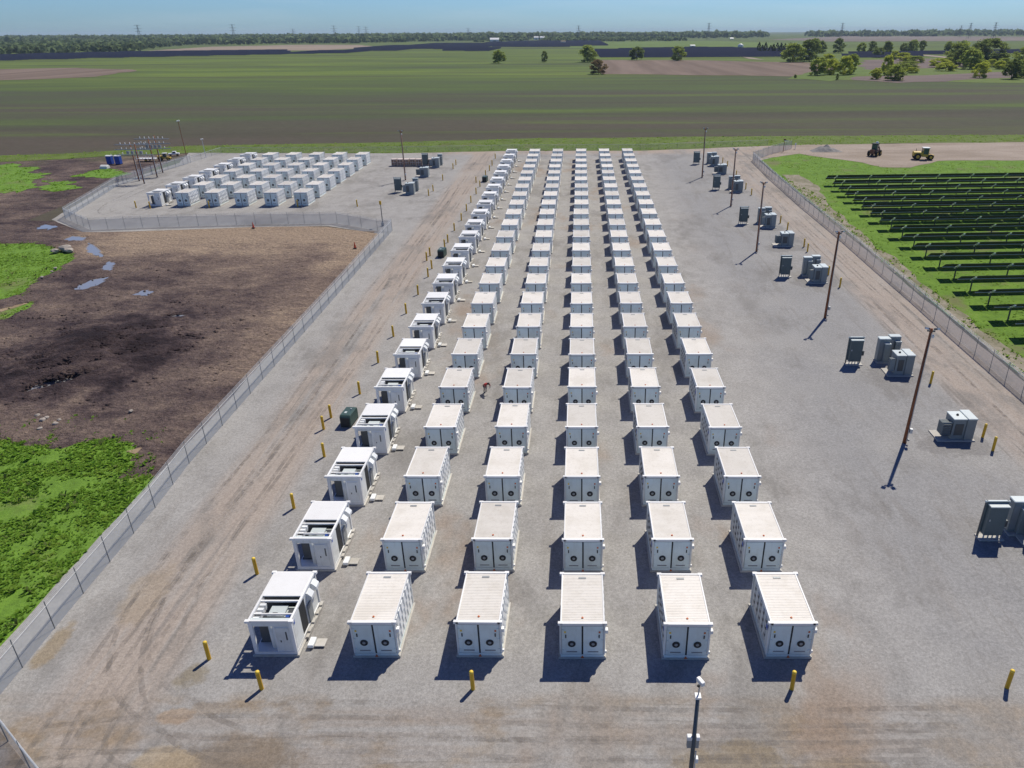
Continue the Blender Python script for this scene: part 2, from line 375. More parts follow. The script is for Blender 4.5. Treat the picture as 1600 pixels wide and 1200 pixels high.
M['dsteel'] = paint('dark_steel', (.10, .11, .12), .45, .4, .2)
k = N('pole_wood'); a = k.noise(3, 5, .7, (6, 6, .35), src=k.obj()); M['wood'] = k.out(k.ramp(a, [(.3, (.12, .043, .020)), (.7, (.32, .125, .062))]), .8)
k = N('crate_wood'); a = k.noise(2, 4, .7, src=k.obj()); M['crate'] = k.out(k.ramp(a, [(.3, (.17, .10, .065)), (.7, (.36, .24, .17))]), .85)
M['palelid'] = paint('pale_lid', (.62, .52, .47), .7, 0, .3)
k = N('solar_glass'); a = k.noise(.8, 2, .5); M['pv'] = k.out(k.ramp(a, [(.3, (.008, .010, .016)), (.7, (.014, .017, .030))]), .22, 0, .5)
M['pvback'] = paint('module_backsheet', (.020, .022, .030), .6, 0, .1)
M['pvedge'] = paint('module_frame', (.09, .11, .11), .4, .6, .1)
M['dkgreen'] = paint('dark_green_housing', (.045, .085, .075), .45, 0, .2)
M['toilet'] = paint('toilet_blue', (.02, .07, .36), .5, 0, .1)
M['tyellow'] = paint('machine_yellow', (.62, .42, .06), .45, 0, .3)
M['mbrown'] = paint('machine_brown', (.16, .075, .045), .6, 0, .4)
M['tyre'] = paint('tyre_rubber', (.02, .02, .02), .85, 0, .1)
M['glass'] = N('cab_glass').out((.05, .08, .09), .08, 0, .6)
M['cone'] = paint('cone_orange', (.70, .09, .03), .5, 0, .1)
M['skin'] = paint('skin', (.42, .24, .17), .6, 0, .05); M['red'] = paint('red_cloth', (.38, .05, .05), .9, 0, .1)
M['cloth'] = paint('grey_cloth', (.30, .27, .25), .9, 0, .1); M['hair'] = paint('dark_hair', (.02, .016, .014), .8, 0, .1)
M['rock'] = paint('pale_rock', (.36, .32, .28), .9, 0, .3)
M['tarp'] = paint('white_sheet', (.75, .75, .73), .6, 0, .1)
k = N('chain_link')
tr = k.n('ShaderNodeBsdfTransparent'); ms = k.n('ShaderNodeMixShader'); ms.inputs[0].default_value = .40
k.out((.50, .54, .57), .5, .2); k.l(tr.outputs[0], ms.inputs[1]); k.l(k.b.outputs[0], ms.inputs[2])
k.l(ms.outputs[0], k.t.nodes['Material Output'].inputs['Surface']); M['mesh'] = k.m; ms.inputs[0].default_value = .44
M['mesh2'] = k.m.copy(); M['mesh2'].name = 'thin_wire_mesh'
for q in M['mesh2'].node_tree.nodes:
    if q.type == 'MIX_SHADER': q.inputs[0].default_value = .13
def leafmat(name, c0, c1, c2):
    k = N(name); a = k.noise(.35, 3, .6, src=k.obj()); b = k.noise(2.5, 2, .6)
    v = k.math('ADD', k.math('MULTIPLY', a, .6), k.math('MULTIPLY', b, .4))
    col = k.ramp(v, [(.32, c0), (.5, c1), (.68, c2)]); m = k.out(col, .8, 0, .1)
    tl_ = k.n('ShaderNodeBsdfTranslucent'); k.l(col, tl_.inputs[0]); mx = k.n('ShaderNodeMixShader'); mx.inputs[0].default_value = .62
    k.l(k.b.outputs[0], mx.inputs[1]); k.l(tl_.outputs[0], mx.inputs[2]); k.l(mx.outputs[0], k.t.nodes['Material Output'].inputs['Surface'])
    return m
M['leafd'] = leafmat('leaf_dark', (0.105, 0.145, 0.044), (0.185, 0.235, 0.066), (0.25, 0.3, 0.085))
M['leafm'] = leafmat('leaf_mid', (0.19, 0.24, 0.055), (0.3, 0.365, 0.076), (0.38, 0.43, 0.1))
M['leafy'] = leafmat('leaf_yellowgreen', (0.31, 0.36, 0.055), (0.44, 0.49, 0.075), (0.52, 0.55, 0.11))
M['leafb'] = leafmat('leaf_bronze', (0.15, 0.105, 0.06), (0.235, 0.175, 0.09), (0.28, 0.255, 0.085))
M['conif'] = leafmat('conifer_needles', (0.032, 0.052, 0.028), (0.05, 0.078, 0.038), (0.07, 0.1, 0.046))
M['forest'] = leafmat('forest_canopy', (0.085, 0.12, 0.062), (0.135, 0.182, 0.085), (0.19, 0.24, 0.105))
M['weed'] = leafmat('weed_leaf', (0.13, 0.24, 0.032), (0.215, 0.38, 0.046), (0.31, 0.45, 0.07))
M['weedy'] = leafmat('weed_leaf_light', (0.165, 0.27, 0.04), (0.25, 0.39, 0.058), (0.34, 0.45, 0.09))
M['trunk'] = paint('bark', (.10, .075, .055), .9, 0, .3)

# ------------------------------------------------------------------ ground
ys = [-400, -100, 190]+list(range(200, 460, 10))+[500, 600, 1000, 3000, 12000, 16000]
xs = [-16000, -6000, -1500, -300, 0, 300, 1500, 6000, 16000]
mb = MB(); mb.v = [(x, y, gz(y)) for y in ys for x in xs]; nx = len(xs)
mb.f = [(j*nx+i, j*nx+i+1, (j+1)*nx+i+1, (j+1)*nx+i) for j in range(len(ys)-1) for i in range(nx-1)]
tag(mb.build('ground', M['field']), kind='structure')

VLO = [(-300, 157), (-148.3, 160.4), (-134, 163.8), (-125, 168.4), (-105.5, 173.6), (-87.9, 173.2), (-52.5, 171.2), (-18.6, 174.2), (15.8, 173.6), (51.9, 181.1), (88.6, 184.7), (125, 186.1), (330, 190)]
VHI = [(-300, 167), (-155, 170.1), (-139.7, 172.8), (-125.7, 178.8), (-111.4, 185.5), (-57.3, 190.0), (-20.6, 196), (17.7, 198), (56.3, 199.5), (133, 200.5), (330, 204)]
sheet('dirt', [(-300, -90), (-33, -90), (-33, 90), (-44, 95), (-100, 100), (-105, 172), (-148, 160), (-300, 157)], M['dirt'], .010)
sheet('lawn', [(43, -90), (330, -90), (330, 189), (125, 185.5), (60, 179), (45, 165)], M['lawn'], .010)
sheet('grass_verge', VLO+VHI[::-1], M['verge'], .03, 1.0, 4., 3)
sheet('gravel_yard', [(-33.7, -90), (-33.7, 20), (-33.5, 60), (-33.8, 90.3), (-44, 95.4), (-58, 94.8), (-84.5, 91.5), (-96, 100.5), (-103, 131), (-101, 158), (-106, 173.2),
       (-52.5, 171.4), (-18.6, 174.4), (15.8, 173.8), (51.9, 181.3), (56, 177), (50, 164), (44.3, 158), (43.8, 90), (43.7, 30), (43.6, -90)], M['gravel'], .02, .28, 1.5, 1)
sheet('dirt_road', [(46, 162), (48, 168.5), (51, 181), (75, 183.2), (123.8, 185.6), (240, 188), (240, 158), (109, 157), (88, 156.5), (78, 148), (71.5, 148.5), (69, 155), (61, 163), (57, 168), (50, 163)], M['road'], .045, 1.4, 2.5, 8)
sheet('rubble_strip', [(43.9, -60), (47.2, -60), (46.8, 30), (46.2, 60), (46.6, 90), (47.2, 110), (50.5, 128), (49.5, 140), (45.4, 140), (43.9, 90)], M['rubble'], .03, .9, 1.5, 11)
# soil heap and rough ground with real relief
gx = np.arange(-104, -34.4, .5); gy = np.arange(12, 92.6, .5)
PUD = [[(-94.8, 94.5), (-94.8, 97), (-91.4, 95.3), (-91.4, 92.8)], [(-68.6, 62.6), (-68.4, 66.4), (-66.3, 67.8), (-65.5, 64.3), (-66.6, 62)],
       [(-69.9, 71.2), (-71, 75.6), (-69.1, 74.5), (-67.4, 70)], [(-59.1, 60.4), (-58.7, 62.5), (-56.8, 61.7), (-56.5, 59.6)],
       [(-85.4, 86.6), (-85.5, 89.8), (-81.8, 88.5), (-81.2, 86.3)], [(-80.9, 86.3), (-76.2, 82), (-73, 78.1), (-72.6, 76.3), (-77.2, 80)],
       [(-54.6, 33.8), (-52.4, 35.6), (-49.4, 36.4), (-50.6, 34.0), (-54, 32.2)], [(-50.5, 52.5), (-49.5, 53.4), (-47.8, 53.2), (-48.6, 52.2)]]
GPOLY = [[(-90, 12), (-90, 29), (-58, 26), (-51, 24), (-47.5, 23), (-43.9, 22.2), (-41.9, 24), (-38.6, 23.2), (-37.4, 22.4), (-36.5, 18), (-34.6, 17.8), (-33.9, 12)],
         [(-120, 87), (-94.4, 85), (-87, 84.4), (-78.6, 79.2), (-76.2, 75.2), (-75.6, 66), (-74.2, 61), (-75.4, 57.4), (-73, 54.6), (-70.5, 58), (-69.2, 56), (-70, 51.6), (-78, 42.6), (-95, 28), (-120, 28)]]
GXX, GYY = np.meshgrid(gx, gy); flat = np.zeros(GXX.size)
for P_ in PUD: flat[inpoly(P_, GXX.ravel(), GYY.ravel())] = 1
sunk = np.zeros(GXX.size)
for P_ in GPOLY: sunk[inpoly(P_, GXX.ravel(), GYY.ravel())] = 1
V = []; gi = -1
for y in gy:
    for x in gx:
        e = min(1, (x+104)/4, (-34.9-x)/3, (y-12)/4, (92-y)/3); e = max(0, e)
        h = .5+.5*noise.fractal(Vector((x*.16, y*.22, 1.7)), .9, 2., 5)
        hp = math.exp(-(((x+52.5)/7)**2+((y-41)/8)**2))
        r2_ = .5+.5*noise.fractal(Vector((x*.6+y*.3, y*.9, 4.)), .7, 2., 4)
        gi += 1; e *= 1-flat[gi]
        V.append((x, y, gz(y)+(-.1 if sunk[gi] else .016)+e*(0 if sunk[gi] else 1)*(max(0, h)*.30+hp*(.45+.9*max(0, r2_)))))
n = len(gx); q = np.arange((len(gy)-1)*n).reshape(len(gy)-1, n)[:, :-1].ravel()
o = np_mesh('soil_heaps', np.array(V), np.stack([q, q+1, q+1+n, q+n], 1), M['dirt']); o['kind'] = 'structure'
# grass patches on the left
GA = [(-90, -60), (-90, 30), (-58, 27), (-51, 24.8), (-47.5, 23.7), (-46.2, 23.9), (-43.9, 22.9), (-43.6, 24.2), (-43.4, 25.4), (-41.9, 24.6), (-41.2, 25), (-38.6, 24), (-37.2, 22.9), (-36.6, 21.7), (-36.2, 19.9), (-35.7, 17.9), (-34.4, 18.3), (-31.5, 17), (-31, -60)]
GB = [(-120, 88), (-94.4, 86), (-92.3, 86.7), (-87, 85.2), (-82.7, 83.3), (-78.1, 79.7), (-75.9, 75.4), (-74.8, 71.7), (-75.1, 69.3), (-74.3, 66), (-73.4, 60.7), (-74.7, 57.8), (-120, 40)]
GC = [(-72, 54), (-70.6, 56.7), (-69.4, 59.2), (-68.5, 56), (-69.1, 53.3), (-69.8, 51), (-78, 42), (-95, 28), (-95, 34)]
GD = [(-190, 150), (-150, 154), (-139.3, 155.7), (-132, 149.6), (-125.8, 141.6), (-120, 130.8), (-118, 123), (-122.4, 122), (-190, 118)]
GE = [(-120.7, 135.6), (-119.6, 137.8), (-115.2, 135.5), (-110.3, 130.6), (-109.5, 125.4), (-114, 126)]
GF = [(-116.9, 145.3), (-116.4, 151), (-109.2, 145.2), (-107.2, 140.5), (-108.9, 138.3), (-113.7, 141.4)]
polys = []
HS = .55
for i, (nm, P_) in enumerate((('weed_patch', GA), ('weed_patch', GB), ('weed_patch', GC), ('weed_patch', GD), ('weed_patch', GE), ('weed_patch', GF))):
    inside_heap = False
    off = .36 if nm and i in (1, 2) else .045
    o, q = sheet(nm, P_, M['grass'], .05 if i else .0155, 2.6 if i < 3 else 4.5, 1.0, 20+i); polys.append(q)
sheet('dirt_track', [(-90, 48), (-74.7, 57.8), (-73.4, 60.7), (-72.4, 63.8), (-69.9, 62), (-69.9, 60), (-70.8, 56.9), (-72, 54), (-90, 39)], M['track'], .07, .5, 1., 31)
sheet('dirt_track', [(-37.2, 22.6), (-36.2, 22.2), (-36.8, 21.2), (-38.2, 21.8)], M['track'], .075, .2, .4, 33)
for i, P_ in enumerate(PUD): sheet('puddle', P_, M['water'], .055, .8, .35, 40+i)
# tyre tracks pressed into the stone
k = N('tyre_track'); a = k.noise(1.1, 5, .7); b = k.noise(.18, 3, .5)
k.out(k.mix(k.mapr(a, .35, .65), (.175, .158, .142), (.235, .212, .192)), .95, 0, .1)
tr = k.n('ShaderNodeBsdfTransparent'); ms = k.n('ShaderNodeMixShader')
k.l(k.math('MULTIPLY', k.mapr(a, .38, .66, .03, .36), k.mapr(b, .36, .6)), ms.inputs[0]); k.l(tr.outputs[0], ms.inputs[1]); k.l(k.b.outputs[0], ms.inputs[2])
k.l(ms.outputs[0], k.t.nodes['Material Output'].inputs['Surface']); M['tyretrack'] = k.m
def tracks(pts, idx, wd=.30, gap=1.95):
    P_ = [Vector(p) for p in pts]; C_ = []
    for i in range(len(P_)-1):                                   # Catmull-Rom through the waypoints
        p0, p1, p2, p3 = P_[max(i-1, 0)], P_[i], P_[i+1], P_[min(i+2, len(P_)-1)]; n_ = max(4, int((p2-p1).length/1.2))
        for j in range(n_):
            t_ = j/n_; C_.append(.5*((2*p1)+(p2-p0)*t_+(2*p0-5*p1+4*p2-p3)*t_*t_+(3*p1-p0-3*p2+p3)*t_**3))
    mb = MB()
    for s_ in (-1, 1):
        v = []
        for i, q in enumerate(C_):
            d = (C_[min(i+1, len(C_)-1)]-C_[max(i-1, 0)]).normalized(); nn = Vector((-d.y, d.x)); jit = .06*noise.noise(Vector((q.x*.4, q.y*.4, idx)))
            for e in (-.5, .5): r_ = q+nn*(s_*gap/2+e*wd+jit); v.append((r_.x, r_.y, gz(r_.y)+.028+.0015*idx))
        mb.add(v, [(2*i, 2*i+1, 2*i+3, 2*i+2) for i in range(len(C_)-1)])
    o = mb.build('tyre_tracks', M['tyretrack']); o['kind'] = 'structure'
for i, P_ in enumerate(([(-25.5, 168), (-25.2, 120), (-25.8, 80), (-25, 40), (-25.4, 10), (-24, 0), (-18, -5.5), (-4, -6.2), (16, -5.6), (40, -5)], [(-27.4, 165), (-27, 100), (-27.3, 60), (-26.6, 25), (-27, 4), (-26, -12)],
                        [(-24.4, 150), (-24.8, 90), (-24.3, 55), (-24.9, 20), (-25.5, -2), (-22, -8), (-8, -8.6), (6, -8)], [(37.5, 150), (37.3, 110), (37.8, 70), (37.2, 30), (36, 5), (30, -5), (14, -6.8), (-6, -7.4)],
                        [(39, 155), (38.8, 100), (39.2, 50), (38.6, 10), (36, -12)], 
                        [(20, -4.2), (4, -4.4), (-12, -4), (-22, -3.6), (-27, 4), (-26.4, 24)], [(-30, -6), (-22, -5), (-10, -5), (2, -5.4), (20, -5.2)], 
                        [(-44, 160), (-38, 164), (-20, 166), (6, 166), (24, 164)], [(-27, 130), (-33, 112), (-45, 105), (-70, 103), (-86, 104), (-92, 112), (-94, 135)])):
    tracks(P_, i)
# far fields
for nm, P_, m, of in (('ploughed_field', [(22, 830), (103, 815), (215, 732), (205, 600), (150, 494), (126, 503), (64, 525), (14, 539)], 'plow', .10),
                      ('bare_field', [(-778, 1340), (-881, 1877), (-749, 2115), (-578, 2056), (-416, 1665), (-468, 1400), (-653, 1400)], 'tanfield', .10),
                      ('brown_field', [(635, 2711), (1381, 4200), (1900, 3095), (1350, 2075), (680, 2157)], 'brownfield', .15),
                      ('green_field', [(-20, 1480), (-60, 2300), (420, 2500), (520, 1700), (300, 1440)], 'greenfield', .10),
                      ('muddy_ground', [(166, 457), (182, 491), (232, 502), (272, 523), (420, 600), (420, 520), (263, 466), (215, 434), (181, 425)], 'mud', .10),
                      ('green_field', [(130, 470), (150, 500), (205, 600), (215, 735), (420, 760), (560, 800), (620, 560), (430, 440), (260, 420)], 'verge', .07),
                  ('green_strip', [(137, 480), (172, 560), (218, 596), (231, 554), (175, 484), (151, 446)], 'greenfield', .11),
                      ('muddy_ground', [(211, 576), (286, 786), (345, 830), (430, 790), (364, 660), (303, 609), (246, 593)], 'mud', .10),
                      ('brown_field', [(-800, 480), (-523, 680), (-465, 699), (-379, 640), (-352, 540), (-374, 510), (-500, 440)], 'plow', .09)):
    sheet(nm, P_, M[m], of, 9, 14, len(nm))
for P_ in ([(423, 999), (414, 893), (399, 807), (379, 763), (395, 850), (407, 959)], [(189, 908), (195, 883), (191, 801), (183, 842)], [(121, 1204), (123, 1092), (116, 1061), (112, 1166)]):
    sheet('farm_track', P_, M['road'], .2)

# ------------------------------------------------------------------ vegetation stuff near the yard
def tufts(polylist, counts, mat, smin, smax, name, tall=1.0, z=.05, thresh=None, blades=4):
    Vs = []; Ts = []; nv = 0
    for P_, cnt, box, z0 in zip(polylist, counts[0], counts[1], counts[2]):
        x = rng.uniform(box[0], box[1], cnt); y = rng.uniform(box[2], box[3], cnt)
        ok = inpoly(P_, x, y)
        x, y = x[ok], y[ok]
        if thresh is not None:
            nn = np.array([noise.fractal(Vector((a*.33, b*.33, 9.)), .8, 2., 3) for a, b in zip(x, y)])
            ok = nn > thresh-rng.uniform(0, .5, len(nn)); x, y = x[ok], y[ok]
        m = len(x); s = rng.uniform(smin, smax, m)*(.6+.8*rng.random(m)**2)
        zz = np.array([gz(b) for b in y])+z0
        for b in range(blades):
            a = rng.uniform(0, 2*PI, m); l = s*rng.uniform(.6, 1.2, m); h = s*tall*rng.uniform(.35, 1., m); wd = s*rng.uniform(.25, .5, m)
            dx, dy = np.cos(a), np.sin(a)
            p0 = np.stack([x-dy*wd*.5, y+dx*wd*.5, zz-.02], 1); p1 = np.stack([x+dy*wd*.5, y-dx*wd*.5, zz-.02], 1)
            p2 = np.stack([x+dx*l*.6+dy*wd*.55, y+dy*l*.6-dx*wd*.55, zz+h], 1); p3 = np.stack([x+dx*l*.6-dy*wd*.55, y+dy*l*.6+dx*wd*.55, zz+h*.95], 1)
            Vs.append(np.stack([p0, p1, p2, p3], 1).reshape(-1, 3))
            Ts.append((np.arange(m)*4)[:, None]+np.arange(4)[None, :]+nv); nv += m*4
    o = np_mesh(name, np.concatenate(Vs), np.concatenate(Ts), mat); o['kind'] = 'stuff'
    return o
bx = lambda P_: (min(p[0] for p in P_), max(p[0] for p in P_), min(p[1] for p in P_), max(p[1] for p in P_))
near = [v for v in polys[0]]
tufts([near, polys[1], polys[2]], ([24000, 12000, 2500], [(-62, -33.8, -8, 28), (-100, -73, 50, 88), (-90, -68, 40, 60)], [.05, .05, .05]), M['weed'], .12, .34, 'weeds', .32, thresh=-.05)
tufts([near, polys[1]], ([320, 240], [(-62, -33.8, -8, 28), (-100, -73, 50, 88)], [.05, .05]), M['leafd'], .22, .5, 'tall_weeds', .9, thresh=.1)
tufts([near, polys[1]], ([9000, 4000], [(-62, -33.8, -8, 28), (-100, -73, 50, 88)], [.05, .05]), M['weedy'], .12, .30, 'grass', .3, thresh=.15)
tufts([polys[3], polys[4], polys[5]], ([7000, 1200, 900], [(-190, -115, 115, 160), (-124, -106, 122, 140), (-119, -105, 136, 153)], [.05, .05, .05]), M['weed'], .2, .5, 'rough_grass', .5, thresh=.25)
EDG = [Vector(p) for p in [(-62, -10), (-62, 30), (-52, 29), (-44, 27.5), (-37, 26.5), (-35, 21), (-33.9, 17), (-33.9, -10)]]
tufts([EDG], ([5200], [(-62, -33.9, -8, 30)], [.06]), M['weed'], .14, .4, 'scattered_weeds', .7, thresh=.2)
LW = [Vector(p) for p in [(46.3, -20), (46.2, 60), (46.6, 90), (49, 118), (50, 140), (47, 160), (58, 167), (69, 152), (78, 146), (88, 155), (150, 156), (150, -20)]]
tufts([LW], ([26000], [(46, 115, 20, 168)], [.02]), M['weedy'], .12, .34, 'meadow_grass', .35, thresh=.2)
VG = [Vector(p) for p in VLO[1:-1]+VHI[1:-1][::-1]]
tufts([VG], ([22000], [(-155, 133, 158, 202)], [.03]), M['weedy'], .2, .5, 'verge_weeds', .45, thresh=.25)
RB = [Vector(p) for p in [(44, 20), (47, 20), (46.4, 60), (46.8, 90), (48, 118), (45, 140), (44, 90)]]
tufts([RB], ([2600], [(44, 49, 20, 140)], [.03]), M['weedy'], .12, .4, 'fence_weeds', .7, thresh=.1)
# clods of turned soil
def clods(n, cx, cy, sx_, sy_, s0, s1, seed):
    r = np.random.default_rng(seed); Vs = []; Fs = []; nv = 0
    oct_ = np.array([(1, 0, 0), (0, 1, 0), (-1, 0, 0), (0, -1, 0), (0, 0, .8), (0, 0, -.5)]); tf = np.array([(0, 1, 4), (1, 2, 4), (2, 3, 4), (3, 0, 4), (1, 0, 5), (2, 1, 5), (3, 2, 5), (0, 3, 5)])
    for i in range(n):
        x, y = cx+r.normal()*sx_, cy+r.normal()*sy_
        if x > -36 or x < -98 or y > 90 or (y < 29 and x > -62): continue
        hp = math.exp(-(((x+52.5)/7)**2+((y-41)/8)**2)); s_ = r.uniform(s0, s1)
        Vs.append(oct_*s_*r.uniform(.6, 1.3, (6, 1))*np.array([1, .8, .7])+np.array([x, y, gz(y)+.10+hp*.75])); Fs.append(tf+nv); nv += 6
    return np.concatenate(Vs), np.concatenate(Fs)
a_ = clods(1500, -53, 41, 6, 5, .12, .42, 1); b_ = clods(1500, -60, 45, 14, 13, .08, .26, 2)
o = np_mesh('soil_clods', np.concatenate([a_[0], b_[0]]), np.concatenate([a_[1], b_[1]+len(a_[0])]), M['dirt']); o['kind'] = 'stuff'
# loose pale stones
for i, (x, y, s) in enumerate([(-49.5, 27.6, .22), (-48.5, 26.8, .25), (-48.4, 27.2, .2), (-46.9, 26.1, .24), (-47.0, 26.8, .18), (-47.7, 25.2, .22), (-41.4, 28.4, .2), (-80.5, 80.5, .9), (-79.4, 79.6, .6), (-81.4, 79.4, .6), (-76, 71, .25), (-75.5, 69.5, .2), (-75.3, 67, .22)]):
    bm = bmesh.new(); bmesh.ops.create_icosphere(bm, subdivisions=2, radius=s)
    for v in bm.verts: v.co *= 1+.35*noise.noise(v.co/s*1.3+Vector((i*3.1, 0, 0))); v.co.z *= .6
    me = D.meshes.new('rock'); bm.to_mesh(me); bm.free(); me.materials.append(M['rock'])
    o = D.objects.new('rock', me); C.objects.link(o); o.location = (x, y, gz(y)+.3*s+(.25 if y > 60 else .2))
    if i < 7: tag(o, 'small pale stone among those scattered on dark soil above the left weed patch', 'rock', 'pale stones on the dark soil')
    elif i < 10: tag(o, 'large pale rock in the heap on the left green patch', 'rock', 'rock heap on the green patch')
    else: tag(o, 'pale boulder on the edge of the left green patch beside the muddy track', 'rock', 'boulders along the muddy track')

# ------------------------------------------------------------------ battery containers
S, PY, H, L, W2 = 5.7931, 7.1428, 2.53, 4.14, 1.22
def corner_castings(root, mat):
    for sx in (-1, 1):
        for y0 in (-.05, L-.13):
            MB().box(sx*W2-.13, sx*W2+.13, y0, y0+.18, H-.13, H+.02).build('corner_casting', mat, root)
def make_container():
    t = empty('battery_container')
    MB().box(-W2-.12, W2+.12, -.06, L+.1, -.1, .06).build('concrete_plinth', M['concrete'], t)
    b = MB(); b.box(-W2, W2, 0, L, .06, .2)
    b.box(-W2, W2, -.03, .05, .06, .24); b.build('base_frame', M['door'], t)
    # corrugated side walls and plain ends in one body shell
    b = MB(); b.box(-W2+.05, W2-.05, .05, L-.05, .2, H-.12)
    for sx in (-1, 1):
        for i in range(15):
            y = .22+i*(L-.44)/14.6
            b.box(sx*(W2-.05)-.03, sx*(W2-.05)+.03, y, y+.12, .22, H-.14)
    for sx in (-1, 1):
        for y in (0, L-.1): b.box(sx*W2-.05 if sx < 0 else W2-.05, sx*W2+.05 if sx < 0 else W2+.05, y, y+.1, .2, H-.12)
    b.build('body', M['body'], t)
    for sx in (-1, 1):
        b = MB(); x0, x1 = (.05, W2-.08) if sx > 0 else (-W2+.08, -.05)
        b.box(x0, x1, -.035, .045, .27, H-.2)
        for z in (.5, 1.25, 2.0): b.box(x0+(.0 if sx < 0 else x1-x0-.1), x0+(.1 if sx < 0 else x1-x0), -.06, -.03, z, z+.1)
        d = b.build('door', M['door'], t)
        xc = (x0+x1)/2
        b = MB(); b.cyl((xc, -.036, 1.05), (xc, -.075, 1.05), .215, .215, 20)
        vt = b.build('vent', M['vent'], d)
        b = MB(); b.cyl((xc, -.07, 1.05), (xc, -.095, 1.05), .10, .08, 12)
        b.build('fan_hub', M['mgrey'], vt)
        MB().box(xc-.42 if sx < 0 else xc+.3, xc-.32 if sx < 0 else xc+.4, -.05, -.036, 1.85, 1.97).build('warning_label', M['ycap'] if sx < 0 else M['orange'], d)
        MB().box(xc-.3, xc+.3, -.045, -.036, .42, .5).build('lower_louvre', M['mgrey'], d)
        MB().box(xc+sx*.33-.03, xc+sx*.33+.03, -.07, -.036, 1.5, 1.72).build('handle', M['dark'], d)
    MB().box(-.045, .045, -.03, .04, .24, H-.13).build('gasket', M['dark'], t)
    MB().box(-W2+.06, W2-.06, -.02, .05, H-.2, H-.165).build('gutter', M['dark'], t)
    MB().box(-W2, W2, -.05, .14, H-.16, H+.006).build('front_header', M['white'], t)
    MB().box(-W2, W2, L-.12, L+.02, H-.16, H+.004).build('rear_header', M['white'], t)
    for sx in (-1, 1): MB().box(min(sx*W2, sx*(W2-.07)), max(sx*W2, sx*(W2-.07)), .14, L-.12, H-.12, H+.002).build('roof_rail', M['white'], t)
    # ribbed roof sheet
    b = MB(); n = 30; prof = []; y0, y1 = .14, L-.12
    for i in range(n):
        y = y0+(y1-y0)*i/n; s_ = (y1-y0)/n
        prof += [(y, H-.034), (y+s_*.3, H-.034), (y+s_*.5, H-.022), (y+s_*.8, H-.022)]
    prof += [(y1, H-.034)]
    v = [(-W2+.07, y, z) for y, z in prof]+[(W2-.07, y, z) for y, z in prof]; m = len(prof)
    b.add(v, [(i, i+m, i+m+1, i+1) for i in range(m-1)])
    b.build('roof', M['roofw'], t)
    MB().cyl((0, .42, H-.03), (0, .42, H+.03), .07, .05, 10).build('roof_vent', M['orange'], t)
    MB().box(-.22, .22, L-.5, L-.38, H-.03, H+.0).build('roof_plate', M['mgrey'], t)
    corner_castings(t, M['white'])
    MB().box(W2+.05, W2+.2, .06, .3, 1.72, 1.95).build('strobe_box', M['white'], t)
    MB().box(W2+.05, W2+.14, .04, .16, .28, .42).build('socket_box', M['white'], t)
    MB().box(-W2-.062, -W2-.04, .3, .55, 1.7, 1.95).build('blue_sticker', M['blue'], t)
    MB().add([(-.09, -.035, .02), (.09, -.035, .02), (0, -.035, .17), (-.09, -.09, .02), (.09, -.09, .02), (0, -.09, .17)], [(0, 1, 2), (5, 4, 3), (0, 3, 4, 1), (1, 4, 5, 2), (2, 5, 3, 0)]).build('orange_marker', M['orange'], t)
    # equipment doors with hooded grilles on the right, small vents on the left
    for i in range(6):
        y = .5+i*.58; prof = [(W2-.04, .4)]
        for j in range(3): prof += [(W2+.02, .42+j*.62), (W2+.07, .46+j*.62), (W2+.02, .86+j*.62)]
        prof += [(W2+.02, 2.3), (W2-.04, 2.3)]; n = len(prof)
        v = [(x, y, z) for x, z in prof]+[(x, y+.36, z) for x, z in prof]
        MB().add(v, [(q, (q+1) % n, (q+1) % n+n, q+n) for q in range(n)]+[tuple(range(n)), tuple(reversed(range(n, 2*n)))]).build('hooded_grille', M['hood'], t)
    for i in range(5): MB().box(-W2-.02, -W2+.03, .75+i*.66, .95+i*.66, .5, 2.1).build('side_vent', M['louvre'], t)
    return t
